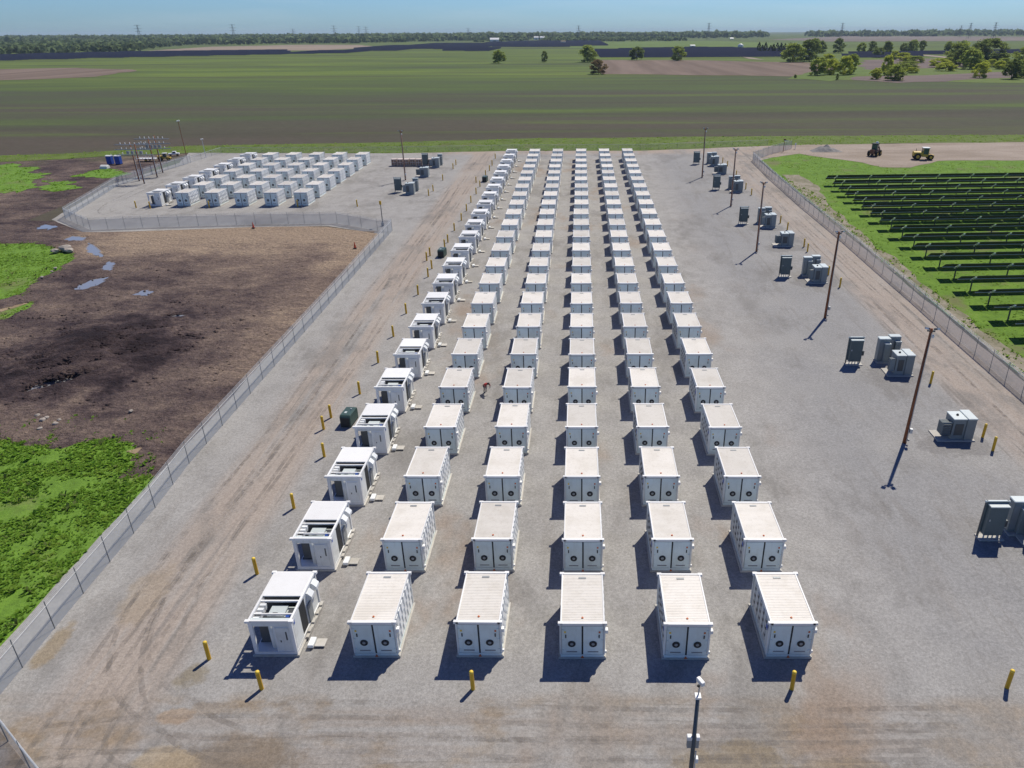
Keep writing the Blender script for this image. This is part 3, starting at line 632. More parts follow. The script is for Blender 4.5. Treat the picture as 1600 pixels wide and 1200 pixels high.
def make_inverter():
    t = empty('inverter_unit')
    MB().box(-W2-.1, W2+.1, -.06, L+.1, -.1, .06).build('concrete_plinth', M['concrete'], t)
    MB().box(-W2, W2, 0, L, .06, .26).build('base_frame', M['white'], t)
    for sx in (-1, 1):
        for y in (0, L-.12):
            MB().box(sx*W2-(.15 if sx > 0 else 0), sx*W2+(0 if sx > 0 else .22), y, y+.14, .26, H-.14).build('corner_post', M['white'], t)
    for sx in (-1, 1):
        x0 = sx*W2-(.12 if sx > 0 else 0)
        MB().box(x0, x0+.12, .12, L-.12, H-.14, H).build('top_rail', M['white'], t)
    MB().box(-W2, W2, 0, .12, H-.14, H+.002).build('top_rail', M['white'], t)
    MB().box(-W2, W2, L-.12, L, H-.14, H+.002).build('top_rail', M['white'], t)
    corner_castings(t, M['white'])
    MB().box(-W2+.12, W2-.12, 2.0, L-.12, H-.05, H+.015).build('roof', M['white'], t)
    MB().box(-W2+.06, W2-.06, 2.15, L-.06, .26, H-.14).build('rear_enclosure', M['body'], t)
    MB().box(-W2+.1, W2-.1, .7, 2.1, .27, .34).build('bay_floor', M['dsteel'], t)
    MB().box(-W2+.14, W2-.14, 2.09, 2.14, .34, H-.16).build('bay_back', M['dsteel'], t)  # bay floor and back coloured dark to imitate shade under the open top
    # transformer in the open bay
    b = MB(); b.box(-.35, .95, .75, 1.75, .26, 1.95); tr_ = b.build('transformer', M['cab'], t)
    b = MB()
    for i in range(7): b.box(-.95, -.36, .6+i*.18, .65+i*.18, .45, 1.75)
    b.build('cooling_fins', M['dsteel'], tr_)
    b = MB(); b.box(-.25, .85, .85, 1.65, 1.95, 2.05); b.build('transformer_lid', M['cabtop'], tr_)
    b = MB(); b.box(.1, W2-.13, .03, .62, .26, H-.42); cb = b.build('control_cabinet', M['hood'], t)
    d = MB().box(.22, W2-.24, -.005, .03, .36, H-.5).build('door', M['body'], cb)
    b = MB().box(.77, .85, -.02, -.005, 1.15, 1.75)
    b.build('door_marking', M['dsteel'], d)
    b = MB(); b.box(.42, .47, -.03, -.005, 1.0, 1.12); b.build('handle', M['dark'], d)
    MB().box(-W2+.14, W2-.13, .02, .1, H-.40, H-.15).build('fascia', M['body'], t)
    MB().cyl((-.12, .42, .26), (-.12, .42, 2.05), .2, .2, 14).build('conductor_duct', M['body'], t, True)
    MB().box(-.3, .09, .45, .65, .26, 2.1).build('switch_panel', M['mgrey'], t)
    # beams and gear seen through the open top
    MB().box(-W2+.12, W2-.12, 1.66, 1.76, H-.16, H-.06).build('cross_beam', M['white'], t)
    MB().box(-W2+.12, W2-.12, .64, .72, H-.2, H-.08).build('cross_beam', M['white'], t)
    MB().box(-W2+.12, W2-.12, .13, .34, H-.16, H-.08).build('front_cover', M['cabtop'], t)
    MB().box(.58, .98, .72, 1.5, H-.55, H-.42).build('cable_tray', M['dsteel'], t)
    for i in range(4): MB().box(-W2+.16, -W2+.5, .28+i*.36, .46+i*.36, H-.45, H-.12).build('busbar_box', M['hood'], t)
    b = MB(); b.box(-.42, .5, .72, 1.55, H-.4, H-.3); b.build('duct_cover', M['cabtop'], t)
    MB().box(-.15, .12, .78, .92, H-.3, H-.22).build('cable_gland', M['dark'], t)
    MB().box(.72, .92, .5, .72, H-.4, H-.14).build('blue_box', M['blue'], t)
    MB().box(W2-.03, W2+.015, .3, .42, 2.0, 2.3).build('blue_sticker', M['blue'], t)
    # right flank: intake hoods and door bay
    for y in (2.5, 3.35):
        b = MB(); b.prism([(y, 2.25), (y+.5, 2.25), (y+.5, 1.8), (y, 1.8)], W2-.06, W2+.03)
        b.add([(W2+.03, y, 2.25), (W2+.03, y+.5, 2.25), (W2+.26, y+.5, 2.0), (W2+.26, y, 2.0), (W2+.03, y, 1.78), (W2+.03, y+.5, 1.78), (W2+.26, y+.5, 1.8), (W2+.26, y, 1.8)],
              [(0, 1, 2, 3), (3, 2, 6, 7), (0, 3, 7, 4), (1, 5, 6, 2), (4, 7, 6, 5)])
        b.build('intake_hood', M['hood'], t)
    MB().box(W2-.06, W2-.01, .2, 1.2, .3, H-.2).build('side_panel', M['body'], t)
    MB().box(W2-.1, W2-.05, 1.25, 2.1, .3, H-.2).build('painted_opening', M['dark'], t)  # solid dark panel standing in for the shade inside an open side bay
    MB().box(W2-.06, W2+.03, 2.3, 2.9, .3, 1.5).build('side_door', M['mgrey'], t)
    b = MB()
    for i in range(8): b.box(W2+.05, W2+.22, 1.2+i*.36, 1.56+i*.36, .06, .18+.1*(i % 2))
    b.build('cable_conduit', M['concrete'], t)
    return t
def make_pad():
    t = empty('equipment_pad')
    MB().box(0, .34, 0, .7, 0, .22).build('meter_box', M['hood'], t, bevel=.03)
    MB().box(.36, .95, .1, .72, .0, .07).build('slab', M['concrete'], t, bevel=.02)
    return t
cont = make_container(); inv = make_inverter(); pad = make_pad()
COLS = [-17.37]+[(c-3)*S for c in range(1, 6)]
first = {}
def place(proto, x, y, label, cat, group):
    o = proto if proto.name not in first else copy_tree(proto)
    first[proto.name] = 1
    o.location = (x+random.uniform(-.05, .05), y+random.uniform(-.06, .06), gz(y)+.1); o.rotation_euler = (0, 0, random.uniform(-.006, .006))
    tag(o, label, cat, group); return o
for r in range(23):
    y = r*PY; z = gz(y)
    place(inv, COLS[0], y, f'open-fronted white inverter unit heading the {ORD[r+1]} row of the main block, counted from front', 'inverter', 'inverter units of the main block')
    p = place(pad, COLS[0]+1.55, y+.5, f'white box on pale slab beside inverter of {ORD[r+1]} main-block row from front', 'equipment pad', 'pads beside the main inverters')
    for c in range(1, 6):
        place(cont, COLS[c], y, f'white battery container in main block, {ORD[c]} container column from left, {ORD[r+1]} row from front', 'container', 'battery containers of the main block')
for r in range(7):
    y = 110.6+r*PY
    place(inv, -82.1, y, f'white inverter unit heading {ORD[r+1]} row from front of the smaller fenced left block', 'inverter', 'inverter units of the left block')
    place(pad, -82.1+1.55, y+.5, f'white box on pale slab beside inverter of {ORD[r+1]} row, smaller left block', 'equipment pad', 'pads beside the left inverters')
    for c in range(5):
        place(cont, -76.6+c*5.69, y, f'white battery container in smaller left block, {ORD[c+1]} container column from left, {ORD[r+1]} row', 'container', 'battery containers of the left block')

# ------------------------------------------------------------------ bollards
def make_bollard():
    t = empty('bollard')
    MB().cyl((0, 0, -.1), (0, 0, 1.2), .115, .115, 14, False).build('post', M['yellow'], t, True)
    MB().lathe(0, 0, [(.118, 1.2), (.118, 1.25), (.10, 1.30), (.05, 1.33), (.01, 1.335)], 14).build('cap', M['ycap'], t, True)
    return t
bol = make_bollard()
def bollards(pts, fmt, group):
    for i, (x, y) in enumerate(pts):
        o = bol if bol.name not in first else copy_tree(bol); first[bol.name] = 1
        o.location = (x, y, gz(y)+.02); o.rotation_euler = (random.uniform(-.02, .02), random.uniform(-.02, .02), 0)
        tag(o, fmt(i), 'bollard', group)
FN = ['at the lane corner left of the front inverter', 'in front of the nearest inverter unit', 'in front of the second container of the front row',
      'in front of the rightmost container of the front row', 'standing alone near the lower right corner']
bollards([(-21.13, -.2), (-17.34, -2.24), (-5.91, -2.18), (11.25, -2.08), (22.83, -1.92)], lambda i: 'yellow steel bollard '+FN[i], 'bollards along the front')
LB = [(-21.21, 6.86), (-21.3, 13.97), (-21.27, 21.04), (-22.74, 25.53), (-22.72, 27.6), (-21.36, 32.24), (-21.36, 39.36), (-21.36, 46.39), (-21.44, 53.58), (-21.34, 60.34), (-21.38, 67.57), (-21.53, 71.33), (-23.0, 75.2), (-22.97, 77.63), (-21.47, 82.08), (-21.44, 84.99), (-21.52, 92.2), (-21.34, 99.11), (-21.4, 106.13), (-21.51, 113.15), (-21.48, 120.73), (-21.57, 127.88), (-22.94, 132.19), (-21.72, 139.75), (-21.53, 145.92), (-21.64, 152.5), (-21.89, 162.34)]
bollards(LB, lambda i: f'yellow bollard beside the inverter column, {ORD[i+1]} along the left lane counting from the front corner', 'bollards along the left lane')
LC = [(-30.93, 119.32), (-30.78, 123.56), (-30.68, 134.83), (-30.54, 148.51), (-30.62, 153.54)]
bollards(LC, lambda i: f'yellow bollard right of the left equipment cabinets, {ORD[i+1]} from the nearest', 'bollards by the left cabinets')
bollards([(-85.36, 109.48), (-82.34, 108.92), (-71.13, 109.3), (-54.3, 109.77), (-42.92, 109.99)], lambda i: f'yellow bollard in front of the smaller left block, {ORD[i+1]} from the left', 'bollards before the left block')
RB_ = [(34.1, 22.08), (34.31, 24.24), (34.24, 34.5), (34.12, 39.46), (34.37, 62.99), (34.38, 68.09), (34.61, 79.37), (34.79, 81.97), (34.73, 92.06), (34.65, 96.58), (34.31, 118.97), (34.26, 124.45), (34.84, 138.02), (35.14, 150.54), (34.81, 155.25)]
bollards(RB_, lambda i: f'yellow bollard right of the transformer line, {ORD[i+1]} from the nearest', 'bollards beside the transformers')

# ------------------------------------------------------------------ electrical gear
def make_panel():
    t = empty('switchgear_panel')
    for x in (0, 1.42): MB().box(x, x+.1, .35, .47, -.1, 3.0).build('post', M['dsteel'], t)
    MB().box(0.02, 1.5, .28, .36, .45, 2.92).build('backboard', M['panelgrey'], t)
    MB().box(-.06, 1.58, .30, .44, 2.86, 2.98).build('crossbar', M['cabtop'], t)
    b = MB().box(.14, 1.4, -.1, .28, .42, 2.72).build('cabinet', M['panelgrey'], t, bevel=.02)
    MB().box(.12, 1.42, -.14, .30, 2.72, 2.79).build('rain_hood', M['cabtop'], t)
    MB().box(.25, .33, -.125, -.1, 1.6, 1.75).build('handle', M['steel'], b)
    for x in (.3, .6, .9, 1.2): MB().cyl((x, .1, -.1), (x, .1, .42), .05, .05, 8).build('conduit', M['steel'], t)
    MB().box(1.5, 1.68, .1, .36, 1.0, 1.5).build('junction_box', M['dsteel'], t)
    MB().box(-.05, 1.65, -.15, .6, -.05, .06).build('footing', M['concrete'], t)
    return t
def make_transformer(big):
    t = empty('transformer')
    if big:      # low wide unit with radiators on the left
        bw, bh, x0 = 1.1, 1.95, .95
    else: bw, bh, x0 = .95, 2.1, .55
    MB().box(-.15, x0+bw+.95, -.12, 1.75, -.1, .08).build('concrete_pad', M['concrete'], t)
    b = MB().box(x0, x0+bw, .1, 1.5, .08, bh).build('tank', M['cab'], t, bevel=.02)
    MB().box(x0-.04, x0+bw-.003, .05, 1.55, bh, bh+.09).build('tank_lid', M['cabtop'], t, bevel=.02)
    MB().cyl((x0+bw*.5, .8, bh+.09), (x0+bw*.5, .8, bh+.22), .12, .08, 10).build('bushing', M['dark'], t)
    c = MB().box(x0+bw+.006, x0+bw+.78, 0, 1.65, .08, bh+.05).build('terminal_cabinet', M['cab'], t, bevel=.02)
    MB().box(x0+bw+.003, x0+bw+.83, -.05, 1.7, bh+.05, bh+.16).build('cabinet_lid', M['cabtop'], t, bevel=.03)
    MB().box(x0+.2, x0+bw-.2, .07, .1, .5, bh-.4).build('painted_recess', M['dsteel'], b)  # flat dark panel, its colour imitates the shade of a front recess
    for i in range(6 if big else 4):
        s = .13+i*(.135)
        MB().box(.1 if big else 0, x0-.06, s+.05, s+.11, .5, bh-.35).build('radiator_fin', M['cab'], t)
    b = MB(); b.cyl((.1, .2, bh-.3), (x0, .2, bh-.3), .05, .05, 8); b.cyl((.1, .2, .5), (x0, .2, .5), .05, .05, 8)
    b.build('radiator_pipe', M['cab'], t)
    if big:
        b = MB()
        for i in range(6): b.box(.12, .85, .02+0*i, .06, .5+i*.2, .56+i*.2)
        b.build('louvre_panel', M['dsteel'], t)
    MB().cyl((x0+bw+.9, .3, 0), (x0+bw+.9, .3, .25), .06, .06, 8).build('drain_valve', M['white'], t)
    return t
def make_cabinet():
    t = empty('electrical_cabinet')
    MB().box(-.08, 1.18, -.1, 1.1, -.1, .07).build('concrete_pad', M['concrete'], t)
    b = MB().box(0, 1.1, .32, 1.0, .07, 2.45).build('housing', M['cab'], t, bevel=.02)
    MB().box(-.05, 1.15, .3, 1.06, 2.45, 2.56).build('rain_hood', M['cabtop'], t, bevel=.04)
    MB().box(.5, 1.08, 0, .315, .07, 2.05).build('meter_section', M['cab'], t, bevel=.02)
    MB().box(.48, 1.1, -.03, .3, 2.05, 2.12).build('meter_hood', M['cabtop'], t)
    MB().box(.06, .46, .295, .32, .3, 2.2).build('door', M['cabdk'] if False else M['mgrey'], b)
    return t
panel = make_panel(); trb = make_transformer(True); trs = make_transformer(False); cabn = make_cabinet()
def put(proto, x, y, label, cat, group, rz=0):
    o = proto if proto.name not in first else copy_tree(proto); first[proto.name] = 1
    o.location = (x, y, gz(y)+.05); o.rotation_euler = (0, 0, rz); tag(o, label, cat, group); return o
DIST = ['nearest', 'second nearest', 'third nearest', 'fourth nearest', 'fifth nearest', 'farthest']
for i, y in enumerate((10.5, 38.7, 67.1, 95.9, 124., 153.2)):
    put(panel, 27.35, y, f'tall thin grey switchgear panel on posts, {DIST[i]} of the six along the right side', 'switchgear', 'switchgear panels on the right')
    put(cabn, 30.75-(1.1 if i == 0 else 0), y+.5, f'tall grey cabinet with pale hood behind {DIST[i]} right-hand cluster transformer, left one', 'cabinet', 'cabinets on the right')
    put(cabn, 32.05-(.9 if i == 0 else 0), y+1.1, f'tall grey cabinet with pale hood behind {DIST[i]} right-hand cluster transformer, right one', 'cabinet', 'cabinets on the right')
    put(trs, 30.75 if i else 30.2, y-2.6 if i else y-1.0, f'grey transformer with side fins in front of two cabinets, {DIST[i]} cluster on the right', 'transformer', 'cluster transformers on the right')
for i, y in enumerate((23.6, 82.1, 140.6)):
    put(trb, 30.3, y, f'wide grey transformer standing alone with louvred radiators, {["nearest", "middle", "farthest"][i]} on the right side', 'transformer', 'lone transformers on the right')
for i, y in enumerate((122.4, 152)):
    put(panel, -38.6, y, f'tall thin grey switchgear panel near the left wooden pole, {["nearer", "farther"][i]} of two', 'switchgear', 'switchgear panels on the left')
    put(trs, -36.4, y-2, f'grey transformer between left wooden pole and bollards, {["nearer", "farther"][i]} left cluster', 'transformer', 'cluster transformers on the left')
    put(cabn, -35.0, y+1.2, f'tall grey cabinet behind the {["nearer", "farther"][i]} left cluster transformer', 'cabinet', 'cabinets on the left')
put(trb, -37.4, 138.4, 'wide grey transformer alone between the two left switchgear clusters', 'transformer', None)

# ------------------------------------------------------------------ poles
def make_pole(h=10.4):
    t = empty('utility_pole')
    MB().cyl((0, 0, -.3), (0, 0, h), .17, .11, 10).build('shaft', M['wood'], t, True)
    MB().cyl((.07, -.17, .2), (.05, -.13, h*.97), .028, .028, 6).build('conduit', M['steel'], t)
    MB().box(-.3, .3, -.05, .05, h-.25, h-.13).build('bracket', M['dsteel'], t)
    for sx in (-1, 1):
        f = MB().box(-.16, .16, -.2, .12, -.06, .08, Matrix.Translation((sx*.34, -.1, h+.02)) @ Matrix.Rotation(.5*sx, 4, 'Z') @ Matrix.Rotation(-.35, 4, 'X')).build('floodlight', M['dsteel'], t)
        MB().box(-.13, .13, -.22, -.2, -.05, .07, Matrix.Translation((sx*.34, -.1, h+.02)) @ Matrix.Rotation(.5*sx, 4, 'Z') @ Matrix.Rotation(-.35, 4, 'X')).build('lens', M['hood'], f)
    MB().lathe(.2, -.1, [(.07, h-.75), (.10, h-.65), (.10, h-.5), (.04, h-.45)], 10).build('camera', M['white'], t)
    MB().box(.14, .34, -.3, -.05, 1.1, 1.5).build('junction_box', M['steel'], t)
    MB().box(.13, .26, -.28, -.1, .35, .5).build('cable_box', M['mgrey'], t)
    return t
pole = make_pole()
PL = [(27.3, 23.34), (29.13, 51.94), (26.9, 79.61), (28.48, 109.61), (27.14, 137.42), (-39.1, 135.32)]
for i, (x, y) in enumerate(PL):
    o = pole if i == 0 else copy_tree(pole)
    o.location = (x, y, gz(y)); o.rotation_euler = (random.uniform(-.008, .008), (.012 if i < 2 else 0), random.uniform(-.4, .4))
    tag(o, (f'tall brown wooden pole with floodlights, {["nearest", "second nearest", "middle", "second farthest", "farthest"][i]} of five on the right side' if i < 5 else 'tall wooden pole with lamp behind the left switchgear cluster'), 'pole', 'wooden floodlight poles')
# tall pole at the bottom edge
h = 10.3; t = empty('utility_pole', (4.35, -10.6, gz(-10.6)))
MB().cyl((0, 0, -.3), (0, 0, h-1.0), .115, .075, 12).build('shaft', M['dsteel'], t, True)
MB().cyl((0, 0, h-1.0), (.03, .0, h-.25), .03, .03, 8).build('mast', M['steel'], t)
a = MB().box(-.12, .10, -.16, .1, h-.95, h-.86).build('mast_bracket', M['white'], t)
q = MB().box(-.08, .08, -.2, .16, h-.25, h-.06, Matrix.Translation((.03, 0, 0)) @ Matrix.Rotation(.5, 4, 'Z')).build('camera', M['white'], t, bevel=.02)
MB().cyl((-.05, -.19, h-.16), (-.08, -.24, h-.16), .055, .055, 10).build('lens', M['dark'], q)
for sx, wd in ((-1, .20), (1, .14)):
    MB().box(sx*.08-(wd if sx < 0 else 0), sx*.08+(wd if sx > 0 else 0), -.1, .1, 7.0, 7.2).build('equipment_box', M['white'], t, bevel=.02)
    MB().box(sx*.08-(wd*.9 if sx < 0 else 0), sx*.08+(wd*.9 if sx > 0 else 0), -.06, .08, 6.55, 6.98).build('bracket', M['mgrey'], t)
MB().box(.1, .24, -.1, .1, 5.7, 5.95).build('floodlight', M['white'], t, bevel=.02)
MB().box(-.36, -.1, -.15, .15, 4.6, 4.95).build('junction_box', M['dsteel'], t, bevel=.03)
MB().cyl((.13, -.1, -.1), (.11, -.08, 6.4), .03, .03, 6).build('conduit', M['steel'], t)
tag(t, 'dark pole with white camera and boxes, cut off by the bottom edge', 'pole')
# smaller poles
def slim(name, x, y, h, lean, mat, label, head):
    t = empty(name, (x, y, gz(y))); t.rotation_euler = lean
    MB().cyl((0, 0, -.2), (0, 0, h), .085, .06, 8).build('shaft', mat, t)
    head(t, h); tag(t, label, 'pole'); return t
def head_cam(t, h):
    MB().box(-.25, .25, -.04, .04, h-.1, h).build('bracket', M['steel'], t)
    MB().box(.05, .35, -.2, .15, h, h+.22).build('camera', M['white'], t, bevel=.03)
    MB().box(-.3, -.05, -.2, .1, h-.05, h+.15).build('floodlight', M['hood'], t, bevel=.03)
slim('camera_pole', -99., 158.4, 9.9, (0, -.02, 0), M['wood'], 'thin brown camera pole at the far corner of the left enclosure', head_cam)
slim('camera_pole', -97.9, 165.9, 4.5, (0, -.03, 0), M['steel'], 'short pale leaning post behind the left enclosure corner', head_cam)
slim('camera_pole', -34.5, 95.6, 4.3, (0, 0, 0), M['dsteel'], 'grey metal post with yellow box at the inside corner of the left fence',
     lambda t, h: (MB().box(-.16, .16, -.2, .05, h-.6, h).build('alarm_box', M['yellow'], t), MB().box(-.2, .2, -.25, .2, .1, .6).build('base_box', M['mgrey'], t)))
slim('sign_post', 53.5, 170.9, 3.3, (0, .03, 0), M['wood'], 'brown wooden post with white crossbar by the far right gate',
     lambda t, h: (MB().box(-.1, 1.1, -.05, .0, h-.55, h-.35).build('crossbar', M['white'], t), MB().box(-.3, .35, -.06, .0, h-.35, h-.0).build('sign_board', M['mbrown'], t)))
slim('marker_post', 57.8, 175.2, 1.6, (0, 0, 0), M['white'], 'short white post beside the far right dirt road', lambda t, h: MB().box(-.2, .2, -.1, .1, h-.5, h).build('meter_box', M['white'], t))
# riser structures of the left feeder
def hframe(x, y, x2, y2, label):
    t = empty('pole_structure', (x, y, gz(y)))
    dx, dy = x2-x, y2-y; dz = gz(y2)-gz(y)
    for a, b, c in ((0, 0, 0), (dx, dy, dz)):
        MB().cyl((a, b, c-.3), (a, b, c+8.4), .15, .10, 10).build('pole', M['wood'], t, True)
    a = math.atan2(dy, dx)
    for z, ex in ((8.0, 2.2), (7.0, 2.4), (5.9, 2.2)):
        for k in (-.22, .22):
            b = MB(); m_ = Matrix.Translation((dx/2, dy/2, dz/2+z))
            b.box(-2.6-ex*.6, 2.6+ex*.6, k-.05, k+.05, -.06, .06, m_); b.build('crossarm', M['mgrey'], t)
        for j in range(6):
            xx = dx/2-2.6+j*1.04
            MB().lathe(xx, dy/2, [(.05, dz/2+z+.1), (.11, dz/2+z+.2), (.05, dz/2+z+.3), (.11, dz/2+z+.42), (.04, dz/2+z+.5)], 8).build('insulator', M['hood'], t)
    b = MB()
    for j in range(4): b.box(dx/2-1.6+j*.95, dx/2-1.1+j*.95, dy/2-.25, dy/2+.25, dz/2+6.1, dz/2+6.7)
    b.build('switch_gear', M['mgrey'], t)
    for a_, b_, c in ((0, 0, 0), (dx, dy, dz)): MB().cyl((a_+.2, b_-.1, c), (a_+.2, b_-.1, c+5), .05, .05, 6).build('riser_conduit', M['steel'], t)
    tag(t, label, 'pole structure', 'wooden riser structures')
hframe(-98.8, 135.3, -96.1, 132.4, 'two-pole wooden riser structure with crossarms at the left fence, the nearer left one')
hframe(-98.5, 145.0, -97.0, 139.6, 'two-pole wooden riser structure with crossarms at the left fence, the farther right one')

# ------------------------------------------------------------------ fences
def fence(pts, label, fab=1.72, sp=3.05, barbed=True):
    t = empty('chain_link_fence', (pts[0][0], pts[0][1], gz(pts[0][1]))); o0 = Vector(t.location)
    P3 = [Vector((x, y, gz(y)))-o0 for x, y in pts]
    posts = []; mesh = MB(); rail = MB(); wire = MB()
    for i in range(len(P3)-1):
        a, b = P3[i], P3[i+1]; Ln = (b-a).length; k = max(1, round(Ln/sp))
        for j in range(k+(1 if i == len(P3)-2 else 0)): posts.append((a.lerp(b, j/k), j == 0))
        for j in range(k):
            p, q = a.lerp(b, j/k), a.lerp(b, (j+1)/k)
            mesh.add([p+Vector((0, 0, .04)), q+Vector((0, 0, .04)), q+Vector((0, 0, fab)), p+Vector((0, 0, fab))], [(0, 1, 2, 3)])
        rail.cyl(a+Vector((0, 0, fab+.02)), b+Vector((0, 0, fab+.02)), .033, .033, 6)
        if barbed:
            for z in (.14, .25, .36): wire.cyl(a+Vector((0, 0, fab+z)), b+Vector((0, 0, fab+z)), .014, .014, 4)
    proto = None
    for p, cor in posts[:96]:
        if proto is None: proto = MB().cyl((0, 0, -.2), (0, 0, fab+(.38 if barbed else .06)), .03, .028, 8).build('post', M['postgrey'], t); o = proto
        else: o = proto.copy(); C.objects.link(o); o.parent = t
        o.location = p
    mesh.build('mesh_panel', M['mesh'] if barbed else M['mesh2'], t); rail.build('top_rail', M['steel'], t)
    if barbed: wire.build('barbed_wire', M['steel'], t)
    tag(t, label, 'fence'); return t
CR = (-31.25, -3.8)
fence([CR, (-31.5, 5), (-31.65, 14), (-32.0, 20), (-31.95, 60), (-32.1, 92.2)], 'long chain-link fence with barbed wire along the left lane')
fence([CR, (-26.5, -7.2), (-18, -13.2)], 'short stretch of chain-link fence across the lower left corner', 1.9)
fence([(-32.1, 92.2), (-34.6, 92.2), (-37.9, 94.3), (-43, 97.3), (-57.2, 96.7), (-73.3, 95.1), (-84.4, 93.3), (-93.8, 101.2), (-100.8, 130.5), (-99.6, 146), (-98.1, 158)], 'chain-link fence wrapping round the smaller left container block')
fence([(42.8, 158.2), (42.1, 135), (41.9, 108), (42.2, 88), (42.07, 72), (42.06, 58.5), (41.85, 48), (41.8, 38), (41.75, 20), (41.7, -10)], 'long chain-link fence along the right lane beside the solar rows')
fence([(42.8, 158.2), (50, 168), (57, 176)], 'short chain-link fence turning off at the far right corner', 1.9)
fence([(-98.1, 158), (-97, 173), (-52.5, 172.6), (-18.6, 175.4), (16, 175.2), (52, 182.3)], 'low wire fence along the far grass edge behind the blocks', 1.4, 5.5, False)

# ------------------------------------------------------------------ solar rows beside the yard
hx = [53.86, 53.75, 53.34, 52.99, 52.8, 52.6, 52.4, 52.15, 52.0, 51.8, 51.5, 51.3, 51.1, 50.85, 50.65, 50.44, 50.2]
hy = [128.1-5.128*i for i in range(17)]
ANG = rad(3.2); SPN = 7.35; TILT = rad(37); PH = 1.72; PW = 1.7
def module_strip(x0, x1):
    b = MB(); e = MB(); n = max(1, round((x1-x0)/1.13)); w_ = (x1-x0)/n
    M_ = Matrix.Translation((0, 0, PH)) @ Matrix.Rotation(-TILT, 4, 'X')
    for i in range(n):
        b.box(x0+i*w_+.012, x0+(i+1)*w_-.012, -PW/2, PW/2, .0, .035, M_)
        e.box(x0+i*w_+.012, x0+(i+1)*w_-.012, -PW/2+.03, PW/2-.03, -.02, -.001, M_)
    return b, e, M_
b, e, M_ = module_strip(.16, SPN-.16); pan_me = b.build('panel', M['pv'])
bk_me = e.build('backsheet', M['pvback'], pan_me)
fr = MB().box(.16, SPN-.16, -PW/2-.03, -PW/2-.001, -.02, .045, M_).build('edge_frame', M['pvedge'], pan_me)
b, e, M_ = module_strip(-2.0, -.16); stub_me = b.build('panel', M['pv'])
e.build('backsheet', M['pvback'], stub_me)
post_p = MB().box(-.07, .07, -.06, .06, -.3, PH-.05).build('post', M['dsteel'])
hd = MB(); hd.box(-.12, .12, -.72, .5, -.14, -.02, Matrix.Translation((0, 0, PH)) @ Matrix.Rotation(-TILT, 4, 'X')); hd.build('bearing', M['hood'], post_p)
for i, (x, y) in enumerate(zip(hx, hy)):
    t = empty('solar_row', (x, y, gz(y)), ANG); nsp = int(round(10-i*.32))
    MB().cyl((-2.0, 0, PH-.06), (nsp*SPN, 0, PH-.06), .06, .06, 8).build('torque_tube', M['steel'], t)
    o = stub_me if i == 0 else copy_tree(stub_me); o.parent = t
    for j in range(nsp):
        o = pan_me if (i, j) == (0, 0) else copy_tree(pan_me); o.parent = t; o.location = (j*SPN, 0, 0)
        o = post_p if (i, j) == (0, 0) else copy_tree(post_p); o.parent = t; o.location = (j*SPN, 0, 0)
    tag(t, f'dark solar panel row seen from behind on posts, {ORD[17-i]} row counted from the nearest', 'solar panels', 'solar rows beside the yard')

# ------------------------------------------------------------------ loose things in the yard
def make_gen():
    t = empty('generator')
    prof = [(0, .12), (1.9, .12), (1.9, 1.0), (1.75, 1.18), (.18, 1.18), (0, 1.0)]
    MB().prism(prof, -.48, .48).build('housing', M['dkgreen'], t, bevel=.05)
    MB().box(-.4, .4, -.03, -.005, .2, .95).build('front_grille', M['vent'], t)
    MB().box(-.46, .46, .05, 1.85, .0, .12).build('skid', M['dark'], t)
    MB().cyl((.2, 1.2, 1.18), (.2, 1.2, 1.3), .06, .06, 8).build('exhaust', M['steel'], t)
    MB().box(-.2, .0, .5, .8, 1.185, 1.21).build('lid_plate', M['cabtop'], t)
    return t
gen = make_gen()
for i, (x, y, l) in enumerate(((-20.85, 25.8, 'dark green boxy generator beside the fourth inverter of the main block'), (-21.15, 76.6, 'small dark green generator beside the left lane, halfway up the inverter column'), (-21.2, 132.6, 'farthest dark generator beside the inverter column, near the far end'))):
    o = gen if i == 0 else copy_tree(gen); o.location = (x, y, gz(y)+.02); o.rotation_euler = (0, 0, -.08); tag(o, l, 'generator', 'dark green generators')
cn = empty('traffic_cone')
MB().box(-.25, .25, -.25, .25, 0, .06).build('base', M['dark'], cn)
MB().lathe(0, 0, [(.19, .06), (.04, .95), (.03, .97)], 14).build('cone_body', M['cone'], cn)
for i, (x, y, l) in enumerate(((-35.45, 81.5, 'orange traffic cone on tan dirt beside the left fence'), (-56.5, 94.0, 'orange traffic cone just outside the left enclosure fence'))):
    o = cn if i == 0 else copy_tree(cn); o.location = (x, y, gz(y)+.12); tag(o, l, 'cone', 'traffic cones')
def toilet():
    t = empty('portable_toilet')
    b = MB().box(-.6, .6, -.6, .6, .1, 2.0).build('cabin', M['toilet'], t, bevel=.04)
    d = MB().box(-.42, .42, -.64, -.605, .15, 1.9).build('door', M['toilet'], t)
    MB().box(.28, .36, -.67, -.64, .95, 1.1).build('handle', M['dark'], d)
    MB().prism([(-.64, 2.0), (.64, 2.0), (.5, 2.16), (0, 2.24), (-.5, 2.16)], -.63, .63).build('roof', M['white'], t)
    MB().box(-.6, .6, -.6, .6, 0, .1).build('skid', M['dark'], t)
    MB().cyl((.4, .4, 2.0), (.4, .4, 2.45), .05, .05, 8).build('vent_pipe', M['white'], t)
    return t
tl = toilet()
for i, (x, y, l) in enumerate(((-117.3, 156.2, 'blue portable toilet with white roof, left of the pair'), (-115.2, 156.2, 'blue portable toilet with white roof, right of the pair'))):
    o = tl if i == 0 else copy_tree(tl); o.location = (x, y, gz(y)+.03); tag(o, l, 'toilet', 'portable toilets')
